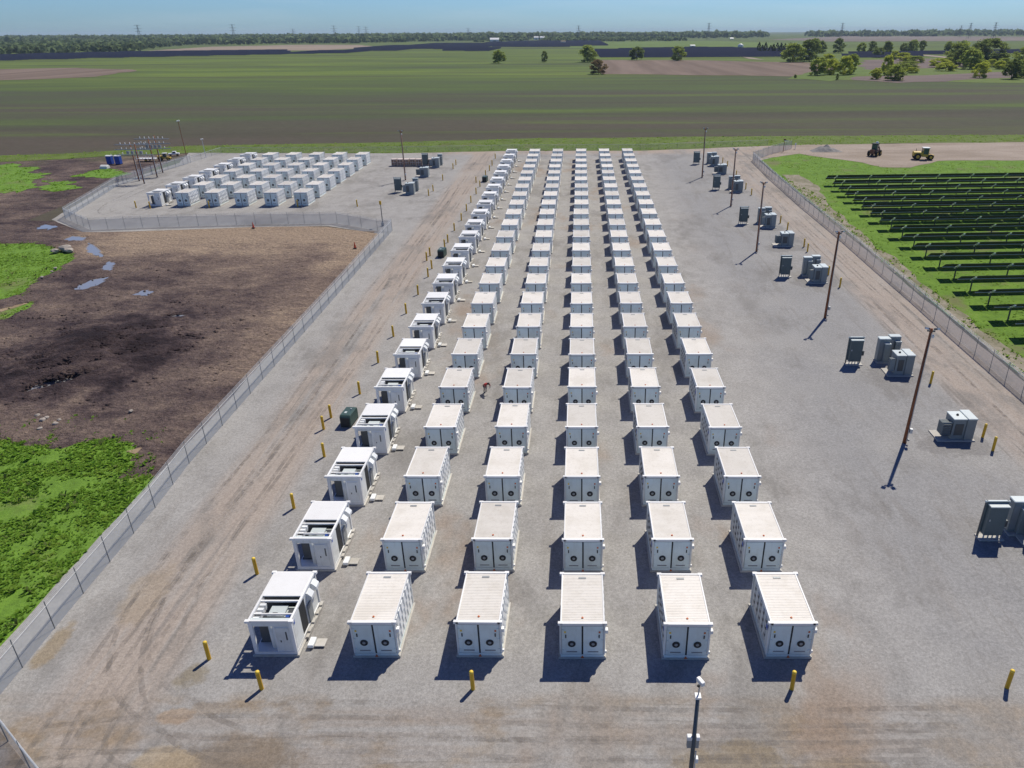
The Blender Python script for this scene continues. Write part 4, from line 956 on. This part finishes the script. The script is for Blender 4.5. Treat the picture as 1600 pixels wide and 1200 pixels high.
o = MB().prism([(0, 0), (1.6, 0), (1.4, .7), (.8, .95), (.2, .6)], -.9, .9).build('tarp_bundle', M['tarp'], None, bevel=.1); o.location = (-115.3, 149.5, gz(149.5)+.05)
tag(o, 'white tarp-covered bundle on the ground below the blue toilets', 'bundle')
# crates
def crate():
    t = empty('wooden_crate'); b = MB()
    b.box(-.62, .62, -.7, .7, .12, 1.55); bd = b.build('box', M['crate'], t)
    s = MB()
    for x in (-.62, -.05, .52): s.box(x, x+.1, -.735, -.705, .12, 1.55)
    for z in (.15, .8, 1.45): s.box(-.62, .62, -.765, -.738, z, z+.1)
    s.build('battens', M['palelid'], t)
    MB().box(-.66, .66, -.74, .74, 1.55, 1.62).build('lid', M['palelid'], t)
    k_ = MB()
    for x in (-.5, -.06, .38): k_.box(x, x+.12, -.7, .7, 0, .12)
    k_.build('skid', M['crate'], t)
    return t
cr = crate()
for i in range(7):
    o = cr if i == 0 else copy_tree(cr); x = -45.5+i*1.5; o.location = (x, 152.9+random.uniform(-.1, .1), gz(152.9)+.03); o.rotation_euler = (0, 0, random.uniform(-.05, .05))
    tag(o, f'brown wooden crate with pale lid, {ORD[i+1]} from left in the row of crates', 'crate', 'wooden crates in a row')
# tractor and loader
def wheel(t, x, y, r, wd):
    o = MB().lathe(0, 0, [(r*.8, -wd/2), (r, -wd*.3), (r, wd*.3), (r*.8, wd/2)], 18).build('wheel', M['tyre'], t)
    o.rotation_euler = (PI/2, 0, 0); o.location = (x, y, r)
    MB().lathe(0, 0, [(r*.5, -wd/2-.02), (r*.5, wd/2+.02)], 12).build('rim', M['tyellow'], o)
def tractor(loc, rz, body, label, cat, kind):
    t = empty(cat.replace(' ', '_'), loc, rz)
    if kind == 'roller':
        b = MB(); b.prism([(-.8, .9), (.8, .9), (.8, 1.75), (.5, 1.95), (-.5, 1.95), (-.8, 1.75)], -2.3, -.2); b.build('hood', body, t, bevel=.05)
        MB().box(-.3, 1.6, -.85, .85, .75, 1.35).build('chassis', body, t, bevel=.04)
        MB().box(1.6, 2.5, -.95, .95, .7, 1.2).build('front_frame', body, t, bevel=.04)
        c = MB().box(-.15, 1.2, -.75, .75, 1.35, 2.75).build('cab', M['glass'], t, bevel=.04)
        MB().box(-.3, 1.35, -.85, .85, 2.75, 2.92).build('cab_roof', M['white'], c)
        b = MB()
        for x in (-.17, 1.12):
            for y in (-.78, .7): b.box(x, x+.1, y, y+.08, 1.35, 2.75)
        b.build('cab_pillar', body, c)
        for y in (-.95, .95): wheel(t, -1.35, y, .8, .5); wheel(t, 1.75, y, .68, .45)
        MB().cyl((-1.6, .3, 1.9), (-1.6, .3, 2.6), .06, .06, 8).build('exhaust', M['dark'], t)
    else:
        MB().box(-1.3, 1.3, -.9, .9, .6, 1.5).build('chassis', body, t, bevel=.06)
        c = MB().box(-.7, .6, -.7, .7, 1.5, 2.9).build('cab', M['glass'], t, bevel=.05)
        MB().box(-.85, .75, -.8, .8, 2.9, 3.1).build('cab_roof', M['dark'], c)
        MB().box(.2, .6, -.5, .1, 3.1, 3.4).build('beacon_bar', M['hood'], c)
        for y in (-1., 1.): wheel(t, -1.25, y, .7, .5); wheel(t, 1.35, y, .7, .5)
        for y in (-.75, .75):
            b = MB(); b.prism([(y-.1, 0), (y+.1, 0), (y+.1, .25), (y-.1, .25)], 0, 2.2)
            o = b.build('loader_arm', M['white'] if y > 0 else body, t); o.rotation_euler = (0, .75, 0); o.location = (.5, 0, 2.1)
        b = MB(); b.add([(1.9, -1.1, .15), (2.6, -1.1, .1), (2.3, -1.1, .9), (1.9, 1.1, .15), (2.6, 1.1, .1), (2.3, 1.1, .9)], [(0, 1, 2), (3, 5, 4), (0, 3, 4, 1), (0, 2, 5, 3)])
        b.build('bucket', M['mbrown'], t)
        MB().box(-2.0, -1.3, -.6, .6, .7, 1.7).build('engine_cover', M['mbrown'], t, bevel=.06)
    tag(t, label, cat); return t
tractor((84.9, 158.6, gz(158.6)+.05), -.15, M['tyellow'], 'yellow tractor with white cab roof on the far right dirt road', 'tractor', 'roller')
tractor((75.1, 164.3, gz(164.3)+.05), .9, M['mbrown'], 'dark brown loader with raised cab on the far right dirt road', 'loader', 'loader')
tractor((-106.5, 161.5, gz(161.5)+.05), .2, M['tyellow'], 'yellow machine behind the wooden riser structures', 'work machine', 'roller').scale = (.62, .62, .62)
t = empty('utility_trailer', (-110.2, 160.4, gz(160.4)+.04)); MB().box(-2.4, 2.4, -.8, .8, .6, .75).build('deck', M['white'], t)
b = MB()
for i in range(7): b.box(-2.4+i*.78, -2.32+i*.78, -.8, -.74, .75, 1.3)
b.box(-2.4, 2.4, -.8, -.74, 1.3, 1.38); b.build('side_rail', M['white'], t)
for y in (-.9, .9): wheel(t, 0, y, .35, .2)
tag(t, 'low white trailer with rails behind the wooden riser structures', 'trailer')
t = empty('utility_cart', (-107.6, 168.6, gz(168.6)+.04), .3); t.scale = (.55, .62, .7)
MB().prism([(-.85, .45), (.85, .45), (.85, .95), (-.85, .95)], -2.4, 2.4).build('body', M['white'], t, bevel=.05)
c = MB().prism([(-.75, .95), (.75, .95), (.62, 1.6), (-.62, 1.6)], -.5, 1.1).build('cab', M['white'], t, bevel=.05)
MB().box(-.3, .9, -.74, -.70, 1.05, 1.45).build('window', M['glass'], c)
for x in (-1.5, 1.5):
    for y in (-.8, .8): wheel(t, x, y, .36, .22)
tag(t, 'small white utility cart beyond the left enclosure corner', 'cart')
# stockpile of grey stone by the far road
bm = bmesh.new(); bmesh.ops.create_grid(bm, x_segments=24, y_segments=16, size=1)
for v in bm.verts:
    r_ = max(0, 1-v.co.length); v.co.x *= 4; v.co.y *= 2.6; v.co.z = r_*1.5*(1+.4*noise.noise(v.co*.9))+.12*r_*noise.noise(v.co*3)-.02
me = D.meshes.new('gravel_heap'); bm.to_mesh(me); bm.free(); me.materials.append(M['patchg'])
o = D.objects.new('gravel_heap', me); C.objects.link(o); o.location = (65, 172.5, gz(172.5)+.06); tag(o, 'low heap of grey gravel beside the far right dirt road', 'gravel heap')
# bending worker
bm = bmesh.new(); sk = bm.verts.layers.skin.verify()
J = {'hip': (0, 0, .82, .15), 'waist': (.03, -.12, .93, .14), 'chest': (.05, -.36, 1.06, .17), 'neck': (.05, -.5, 1.12, .065), 'head': (.05, -.6, 1.14, .10), 'crown': (.05, -.68, 1.16, .085),
     'shl': (-.17, -.42, 1.04, .07), 'ell': (-.22, -.47, .78, .05), 'hal': (-.14, -.6, .6, .045), 'shr': (.26, -.42, 1.04, .07), 'elr': (.3, -.5, .78, .05), 'har': (.2, -.62, .6, .045),
     'hl': (-.1, 0, .78, .11), 'kl': (-.14, -.12, .45, .075), 'al': (-.15, .02, .08, .05), 'tl': (-.15, -.16, .04, .045), 'hr': (.1, 0, .78, .11), 'kr': (.15, .06, .45, .075), 'ar': (.16, .2, .08, .05), 'tr': (.16, .04, .04, .045)}
vv = {}
for kx, (x, y, z, r_) in J.items(): v = bm.verts.new((x, y, z)); v[sk].radius = (r_, r_); vv[kx] = v
vv['hip'][sk].use_root = True
for a, b in ('hip waist', 'waist chest', 'chest neck', 'neck head', 'head crown', 'chest shl', 'shl ell', 'ell hal', 'chest shr', 'shr elr', 'elr har', 'hip hl', 'hl kl', 'kl al', 'al tl', 'hip hr', 'hr kr', 'kr ar', 'ar tr') and [s.split() for s in ('hip waist', 'waist chest', 'chest neck', 'neck head', 'head crown', 'chest shl', 'shl ell', 'ell hal', 'chest shr', 'shr elr', 'elr har', 'hip hl', 'hl kl', 'kl al', 'al tl', 'hip hr', 'hr kr', 'kr ar', 'ar tr')]:
    bm.edges.new((vv[a], vv[b]))
me = D.meshes.new('person'); bm.to_mesh(me); bm.free()
per = D.objects.new('person', me); C.objects.link(per); per.location = (-9.3, 32.6, gz(32.6)+.02); per.rotation_euler = (0, 0, .6)
per.modifiers.new('skin', 'SKIN'); ss = per.modifiers.new('sub', 'SUBSURF'); ss.levels = ss.render_levels = 1
k = N('worker'); sx = k.n('ShaderNodeSeparateXYZ'); k.l(k.obj(), sx.inputs[0])
zc = k.ramp(k.math('MULTIPLY', sx.outputs[2], .7), [(.0, (.02, .02, .02)), (.075, (.30, .27, .25)), (.585, (.38, .05, .05))]); k.t.nodes['Color Ramp'].color_ramp.interpolation = 'CONSTANT'
me.materials.append(k.out(zc, .9)); tag(per, 'person in a red top bending over on the gravel between the second and third columns', 'person')
hm = MB().lathe(.05, -.64, [(.02, 1.28), (.10, 1.25), (.13, 1.18), (.125, 1.12), (.10, 1.09)], 10).build('hair', M['hair'], per, True)

# ------------------------------------------------------------------ trees
def leaf_cloud(clusters, per, size, seed, flat=.8):
    r = np.random.default_rng(seed); Vs = []
    for c, rad_ in clusters:
        d = r.normal(size=(per, 3)); d /= np.linalg.norm(d, axis=1)[:, None]
        p = np.array(c)+d*rad_*np.array([1, 1, flat])*(r.random((per, 1))**.45)
        a = r.normal(size=(per, 3)); a /= np.linalg.norm(a, axis=1)[:, None]
        b = np.cross(a, r.normal(size=(per, 3))); b /= np.linalg.norm(b, axis=1)[:, None]
        s = size*r.uniform(.6, 1.3, (per, 1))
        Vs.append(np.stack([p-a*s, p+b*s*.6, p+a*s, p-b*s*.6], 1).reshape(-1, 3))
    V = np.concatenate(Vs); return V, np.arange(len(V)).reshape(-1, 4)
def crown_mesh(seed, n=54, per=75, size=.031):
    "crown in a unit box: radius 0.5, height 0.18..1"
    r = np.random.default_rng(seed); cl = []
    for i in range(n):
        z = r.uniform(.09, .95); w_ = .47*math.sin(PI*min(.96, max(.2, (z+.12)/1.12)))**.6
        a = r.uniform(0, 2*PI); q = w_*math.sqrt(r.uniform(.05, 1))
        cl.append(((q*math.cos(a)*.82, q*math.sin(a)*.82, z*.93), r.uniform(.07, .15)))
    V, F = leaf_cloud(cl, per, size, seed)
    me = D.meshes.new('crown'); me.from_pydata(V.tolist(), [], F.tolist()); return me
CM = [crown_mesh(s) for s in (1, 2, 3, 4)]
CONE = []
V_ = []
r = np.random.default_rng(9); cl = []
for i in range(40):
    z = r.uniform(.05, .98); a = r.uniform(0, 2*PI); q = .42*(1-z)**.8; cl.append(((q*math.cos(a), q*math.sin(a), z), .05+.07*(1-z)))
V_, F_ = leaf_cloud(cl, 40, .04, 9); CONE = D.meshes.new('crown'); CONE.from_pydata(V_.tolist(), [], F_.tolist())
mcache = {}
def tree(x, y, h, wd, leaf, label, group=None, seed=0, conifer=False, name='tree', cat='tree'):
    t = empty(name, (x, y, gz(y)), seed*1.7)
    base = CONE if conifer else CM[seed % 4]; key = (base.name, leaf)
    if key not in mcache:
        m_ = base.copy(); m_.materials.append(M[leaf]); mcache[key] = m_
    o = D.objects.new('crown', mcache[key]); C.objects.link(o); o.parent = t; o.scale = (wd, wd, h)
    b = MB(); tw = max(.15, h*.022); b.cyl((0, 0, -.2), (0, 0, h*.45), tw, tw*.6, 7)
    for i in range(4):
        a = i*1.6+seed; b.cyl((0, 0, h*(.2+.06*i)), (wd*.25*math.cos(a), wd*.25*math.sin(a), h*(.5+.08*i)), tw*.45, tw*.15, 5)
    b.build('trunk', M['trunk'], t)
    tag(t, label, cat, group); return t
TR = [(-80.2, 752, 12.6, 16.4, 'leafm', 'round green tree alone at the left end of the far field trees'), (-36.7, 780, 10.7, 8, 'leafd', 'small narrow dark tree standing alone in the middle far field'),
      (6.9, 774, 15.8, 24.5, 'leafm', 'broad green tree behind the bronze-leaved tree in the far field'), (12.7, 540, 10.1, 15.2, 'leafb', 'bronze-brown bushy tree at the left tip of the ploughed field'),
      (59.8, 821, 13.6, 19, 'leafd', 'dark round tree on the upper edge of the ploughed field, the left of two'), (100.4, 796, 14.4, 18.5, 'leafm', 'green round tree on the upper edge of the ploughed field, the right of two'),
      (205, 744, 17, 26, 'leafm', 'large tree standing behind the yellow-green trees on the right'), (226, 760, 20.5, 22, 'leafd', 'tallest dark tree standing behind the yellow-green trees on the right'),
      (160.6, 508.6, 11.9, 12.5, 'leafm', 'green tree at the left of the yellow-green row by the ploughed field'), (172, 517, 10.5, 13, 'leafy', 'yellow-green bushy tree in the middle of its row by the ploughed field'),
      (180, 512, 12.4, 11, 'leafy', 'bright yellow-green tree right of the middle in its row'), (188.1, 522.4, 13.4, 9.5, 'leafm', 'upright green tree at the right end of the yellow-green row'),
      (183.2, 462.4, 6.9, 8.2, 'leafy', 'small rounded yellow-green tree alone on muddy ground'), (189.8, 448.7, 9.2, 13, 'leafm', 'dark green rounded tree beside the small yellow one on muddy ground'),
      (206, 505, 13, 8.5, 'leafy', 'slim upright yellow-green tree behind the pair on muddy ground'),
      (300, 586, 14.8, 18, 'leafm', 'wide green tree at the left of the far right grove'), (318, 640, 16, 20, 'leafd', 'dark wide tree at the back of the far right grove'), (372, 705, 21.2, 32, 'leafd', 'largest tree towering at the back of the far right grove'),
      (345, 700, 18, 26, 'leafm', 'big green tree behind the left part of the far right grove'),
      (252, 472, 9.6, 11, 'leafy', 'yellow-green tree in the front of the far right grove, left'), (263.4, 456, 12.2, 11.5, 'leafd', 'dark green tree in the front of the far right grove, middle'), (277, 470, 11.5, 11, 'leafm', 'green tree in the front of the far right grove, right'),
      (335, 560, 13, 18, 'leafm', 'green tree at the right edge of the far right grove'), (390, 674, 15.3, 22, 'leafm', 'green tree at the right edge behind the far right grove'),
      (270, 560, 6, 16, 'leafy', 'low spreading yellow-green shrub in front of the far right grove'), (245, 575, 5, 14, 'leafm', 'low spreading green shrub left of the far right grove'), (228, 560, 4.5, 12, 'leafy', 'low light green scrub between the muddy strips'),
      (222, 690, 9, 15, 'leafy', 'yellow-green shrubby tree behind the slim upright one'), (292, 620, 7, 18, 'leafy', 'low yellow-green scrub at the left foot of the far right grove'), (262, 610, 5.5, 20, 'leafm', 'broad low green scrub left of the yellow-green scrub by the grove')]
for i, (x, y, h, wd, lf, lb) in enumerate(TR): tree(x, y, h*1.03, wd*(1.2 if x > 150 else 1.05), lf, lb, 'field trees', i)
for i in range(44):
    x, y = random.uniform(205, 480), random.uniform(500, 800)
    if x/y < .40 or x/y > .66: continue
    tree(x, y, random.uniform(4, 9), random.uniform(10, 19), ('leafy', 'leafm', 'leafy')[i % 3], 'low round scrub growing among the far right grove', 'scrub among the far right grove', i, name='shrub', cat='shrub')
tree(138, 480, 2.3, 2.9, 'leafd', 'tiny dark bush at the right tip of the ploughed field', None, 2, name='bush', cat='bush')
tree(158, 458, 4, 2.4, 'leafd', 'small dark sapling in front of the yellow-green row', None, 3, name='bush', cat='bush')
for i in range(11): tree(239+i*4.9+random.uniform(-1, 1), 1052-i*1, 12.5+random.uniform(-2.5, 1.5), 10.5, 'conif', f'dark conifer in the dense row on the far right, {ORD[i+1]} from the left', 'dark conifer row', i, True)
RW = [(306, 1020, 20, 17), (322, 1046, 16, 17), (345, 1046, 19.4, 20), (363, 1011, 14.3, 15), (380, 1020, 16, 15), (394, 1005, 15.7, 16), (409, 1040, 14, 14), (425, 1031, 13, 13), (446, 1060, 15, 14), (466, 1100, 16, 18), (487, 1120, 14.9, 14), (497, 1060, 12.4, 13), (520, 1110, 14, 16), (540, 1109, 14.7, 14), (566, 1100, 13, 15), (590, 1095, 11.3, 14), (330, 860, 11, 16), (460, 905, 14, 22)]
for i, (x, y, h, wd) in enumerate(RW): tree(x, y, h, wd, 'leafd' if i % 3 else 'leafm', f'distant dark green tree in the hedgerow behind the right grove, {ORD[i+1]} from left', 'distant hedgerow trees', i+1)

# far woods: one mass
def woods(name, spots, mat, seed):
    r = np.random.default_rng(seed); Vs = []
    for (x, y, h, wd) in spots:
        n = 34; d = r.normal(size=(n, 3)); d /= np.linalg.norm(d, axis=1)[:, None]; d[:, 2] = np.abs(d[:, 2])*1.0
        p = np.array([x, y, gz(y)])+np.stack([d[:, 0]*wd*.5, d[:, 1]*wd*.5, h*(.22+.70*d[:, 2])*(.75+.25*r.random(n))], 1)
        a = r.normal(size=(n, 3)); a /= np.linalg.norm(a, axis=1)[:, None]; b = np.cross(a, d); b /= np.linalg.norm(b, axis=1)[:, None]+1e-6
        s = wd*.2*r.uniform(.6, 1.25, (n, 1))
        Vs.append(np.stack([p-a*s, p+b*s, p+a*s, p-b*s], 1).reshape(-1, 3))
    V = np.concatenate(Vs); o = np_mesh(name, V, np.arange(len(V)).reshape(-1, 4), mat); o['kind'] = 'stuff'; return o
spots = []
base = [(-1.30, 1100), (-.80, 1120), (-.75, 1160), (-.58, 1330), (-.50, 2150), (-.28, 2330), (-.15, 2860), (.075, 3200), (.23, 3460)]
def base_y(u):
    for (a, ya), (b, yb) in zip(base, base[1:]):
        if a <= u <= b: return ya+(yb-ya)*(u-a)/(b-a)
    return 1e9
random.seed(12)
y = 1080.
while y < 5200:
    wd = 14+y*.006; x = -1.25*y
    while x < .245*y:
        if y > base_y(x/y):
            h = random.uniform(11, 16) if y < 2200 else random.uniform(15, 21)
            if y > 3000: h = random.uniform(20, 29)
            spots.append((x+random.uniform(-4, 4), y+random.uniform(-18, 18), h, wd*random.uniform(.8, 1.4)))
        x += wd*.8
    y *= 1.075
woods('forest', spots, M['forest'], 3)
spots = []
for yb in (3800, 4100, 4500, 5000):
    x = .285*yb
    while x < 1.2*yb:
        if yb > 4000 or random.random() < .7: spots.append((x, yb+random.uniform(-60, 60), random.uniform(19, 31), random.uniform(38, 60)))
        x += 34
woods('forest', spots, M['forest'], 4)
spots = []
for i in range(150): spots.append((random.uniform(-330, 330), random.uniform(2450, 3000), random.uniform(9, 14), random.uniform(18, 30)))
spots = [s for s in spots if abs(s[0]+160) > 40]
woods('hedges', spots, M['forest'], 6)

# far solar arrays: one mass of rows per site
def array(pts, name):
    P_ = [Vector(p) for p in pts]; x0, x1, y0, y1 = bx(pts); mb = MB(); y = y0
    while y < y1:
        x = x0
        while x < x1:
            if inpoly(P_, np.array([x+20.]), np.array([y]))[0]:
                z = gz(y); mb.add([(x, y-1.9, z+1.0), (x+39, y-1.9, z+1.0), (x+39, y+1.4, z+3.2), (x, y+1.4, z+3.2), (x, y-1.9, z+.9), (x+39, y-1.9, z+.9), (x+39, y+1.4, z+3.1), (x, y+1.4, z+3.1)],
                                  [(0, 1, 2, 3), (7, 6, 5, 4), (0, 4, 5, 1), (2, 6, 7, 3)])
            x += 40
        y += 8.5+y*.004
    o = mb.build(name, M['pvfar']); o['kind'] = 'stuff'; return o
k = N('far_panels'); M['pvfar'] = k.out((.030, .036, .070), .9, 0, .02)
for P_ in ([(-900, 860), (-676, 890), (-581, 989), (-425, 1102), (-517, 1350), (-739, 1270), (-839, 1116), (-1100, 1110)],
           [(-425, 1102), (-349, 1153), (-317, 1350), (-265, 1495), (-217, 1281), (-137, 1222), (-240, 2050), (-369, 2100), (-416, 1664), (-398, 1323)],
           [(-178, 1596), (-47, 1558), (49, 1700), (55, 2500), (-100, 2700), (-260, 2300)],
           [(22, 890), (139, 870), (244, 875), (340, 1180), (223, 1390), (102, 1330), (28, 1220)],
           [(302, 844), (346, 816), (392, 948), (359, 1012)], [(400, 930), (560, 960), (640, 1090), (420, 1010)]):
    array(P_, 'solar_array')

# far buildings and pylons
def barn(x, y, w_, d, h, label, roofm, rz):
    t = empty('barn', (x, y, gz(y)), rz)
    MB().box(-w_/2, w_/2, -d/2, d/2, 0, h*.6).build('wall', M['white'], t)
    r = MB(); r.prism([(-d/2-.5, h*.6), (d/2+.5, h*.6), (0, h)], -w_/2-.5, w_/2+.5); r.build('roof', M[roofm], t)
    MB().box(-w_*.15, w_*.15, -d/2-.1, -d/2-.02, 0, h*.4).build('door', M['mgrey'], t)
    tag(t, label, 'building', 'far farm buildings')
barn(-263, 2432, 27, 16, 12.4, 'largest white barn at the left of the far farm buildings', 'white', .1)
barn(-300, 2985, 17, 12, 11, 'white shed behind the largest far barn', 'white', .4)
barn(-265, 3215, 18, 12, 10, 'small white shed second from left among far farm buildings', 'white', -.3)
barn(-176, 3169, 18, 14, 12.6, 'left half of the twin white barns before the far wood', 'white', 0)
barn(-152, 3169, 18, 14, 12.6, 'right half of the twin white barns before the far wood', 'white', 0)
barn(-46, 2080, 12, 9, 7.6, 'tan small house right of the white far barns', 'tanfield', .2)
barn(219, 1547, 9, 7, 3.6, 'low white shed near the far solar rows', 'white', .1)
barn(543, 2880, 12, 8, 5.5, 'tiny pale shed at the right of the far green field', 'white', .1)
t = empty('domed_tank', (290, 1431, gz(1431))); MB().lathe(0, 0, [(5.2, 0), (5.2, 3), (4.4, 5), (2.6, 6.3), (.3, 6.8)], 18).build('shell', M['white'], t, True)
MB().box(-.8, .8, -5.4, -5.0, 0, 2.2).build('hatch', M['mgrey'], t); tag(t, 'white domed tank on the edge of the far solar array', 'tank')
def pylon():
    t = empty('transmission_tower'); b = MB(); n = 6
    def hw(z): return 4.2*(1-z/50)**1.2+.8
    for i in range(n+2):
        z0, z1 = i*50/(n+2), (i+1)*50/(n+2)
        for a in range(4):
            s = [(-1, -1), (1, -1), (1, 1), (-1, 1)]; p, q = s[a], s[(a+1) % 4]
            b.cyl((p[0]*hw(z0), p[1]*hw(z0), z0), (p[0]*hw(z1), p[1]*hw(z1), z1), .30, .30, 4, False)
            b.cyl((p[0]*hw(z0), p[1]*hw(z0), z0), (q[0]*hw(z1), q[1]*hw(z1), z1), .16, .16, 4, False)
    b.build('lattice_mast', M['dsteel'], t)
    for z, l in ((49, 9), (41, 11), (34, 9)):
        a = MB()
        for s in (-1, 1):
            a.cyl((0, 0, z+.8), (s*l, 0, z), .25, .2, 4, False); a.cyl((0, 0, z-1.2), (s*l, 0, z), .2, .16, 4, False)
        a.build('crossarm', M['dsteel'], t)
    return t
py = pylon()
TW = [(-1279, 2300, 51.8), (-1090, 2500, 54.1), (-1044, 2900, 42.6), (-802, 2600, 49.7), (-831, 3000, 50.4), (-725, 2700, 46.1), (-449, 3200, 42.7), (-7, 2800, 46.8), (446, 2800, 52.4), (909, 2800, 50), (1507, 3200, 41.5), (1304, 2700, 46.9), (1336, 2600, 47.6)]
for i, (x, y, h) in enumerate(sorted(TW, key=lambda q: q[0]/q[1])):
    o = py if i == 0 else copy_tree(py); o.location = (x, y, gz(y)); o.scale = (1, 1, h/50); o.rotation_euler = (0, 0, .25)
    tag(o, f'faint lattice transmission tower on the horizon, {ORD[i+1]} from the left', 'pylon', 'transmission towers on the horizon')

# ------------------------------------------------------------------ haze over the plain
hb = MB().box(-16100, 16100, -460, 16100, -9, 66).build('haze', D.materials.new('haze')); hb['kind'] = 'stuff'
hm_ = hb.data.materials[0]; hm_.use_nodes = True; ht = hm_.node_tree
ht.nodes.remove(ht.nodes['Principled BSDF'])
pv = ht.nodes.new('ShaderNodeVolumePrincipled'); pv.inputs['Color'].default_value = (.70, .86, 1, 1); pv.inputs['Density'].default_value = .00006
ht.links.new(pv.outputs[0], ht.nodes['Material Output'].inputs['Volume'])
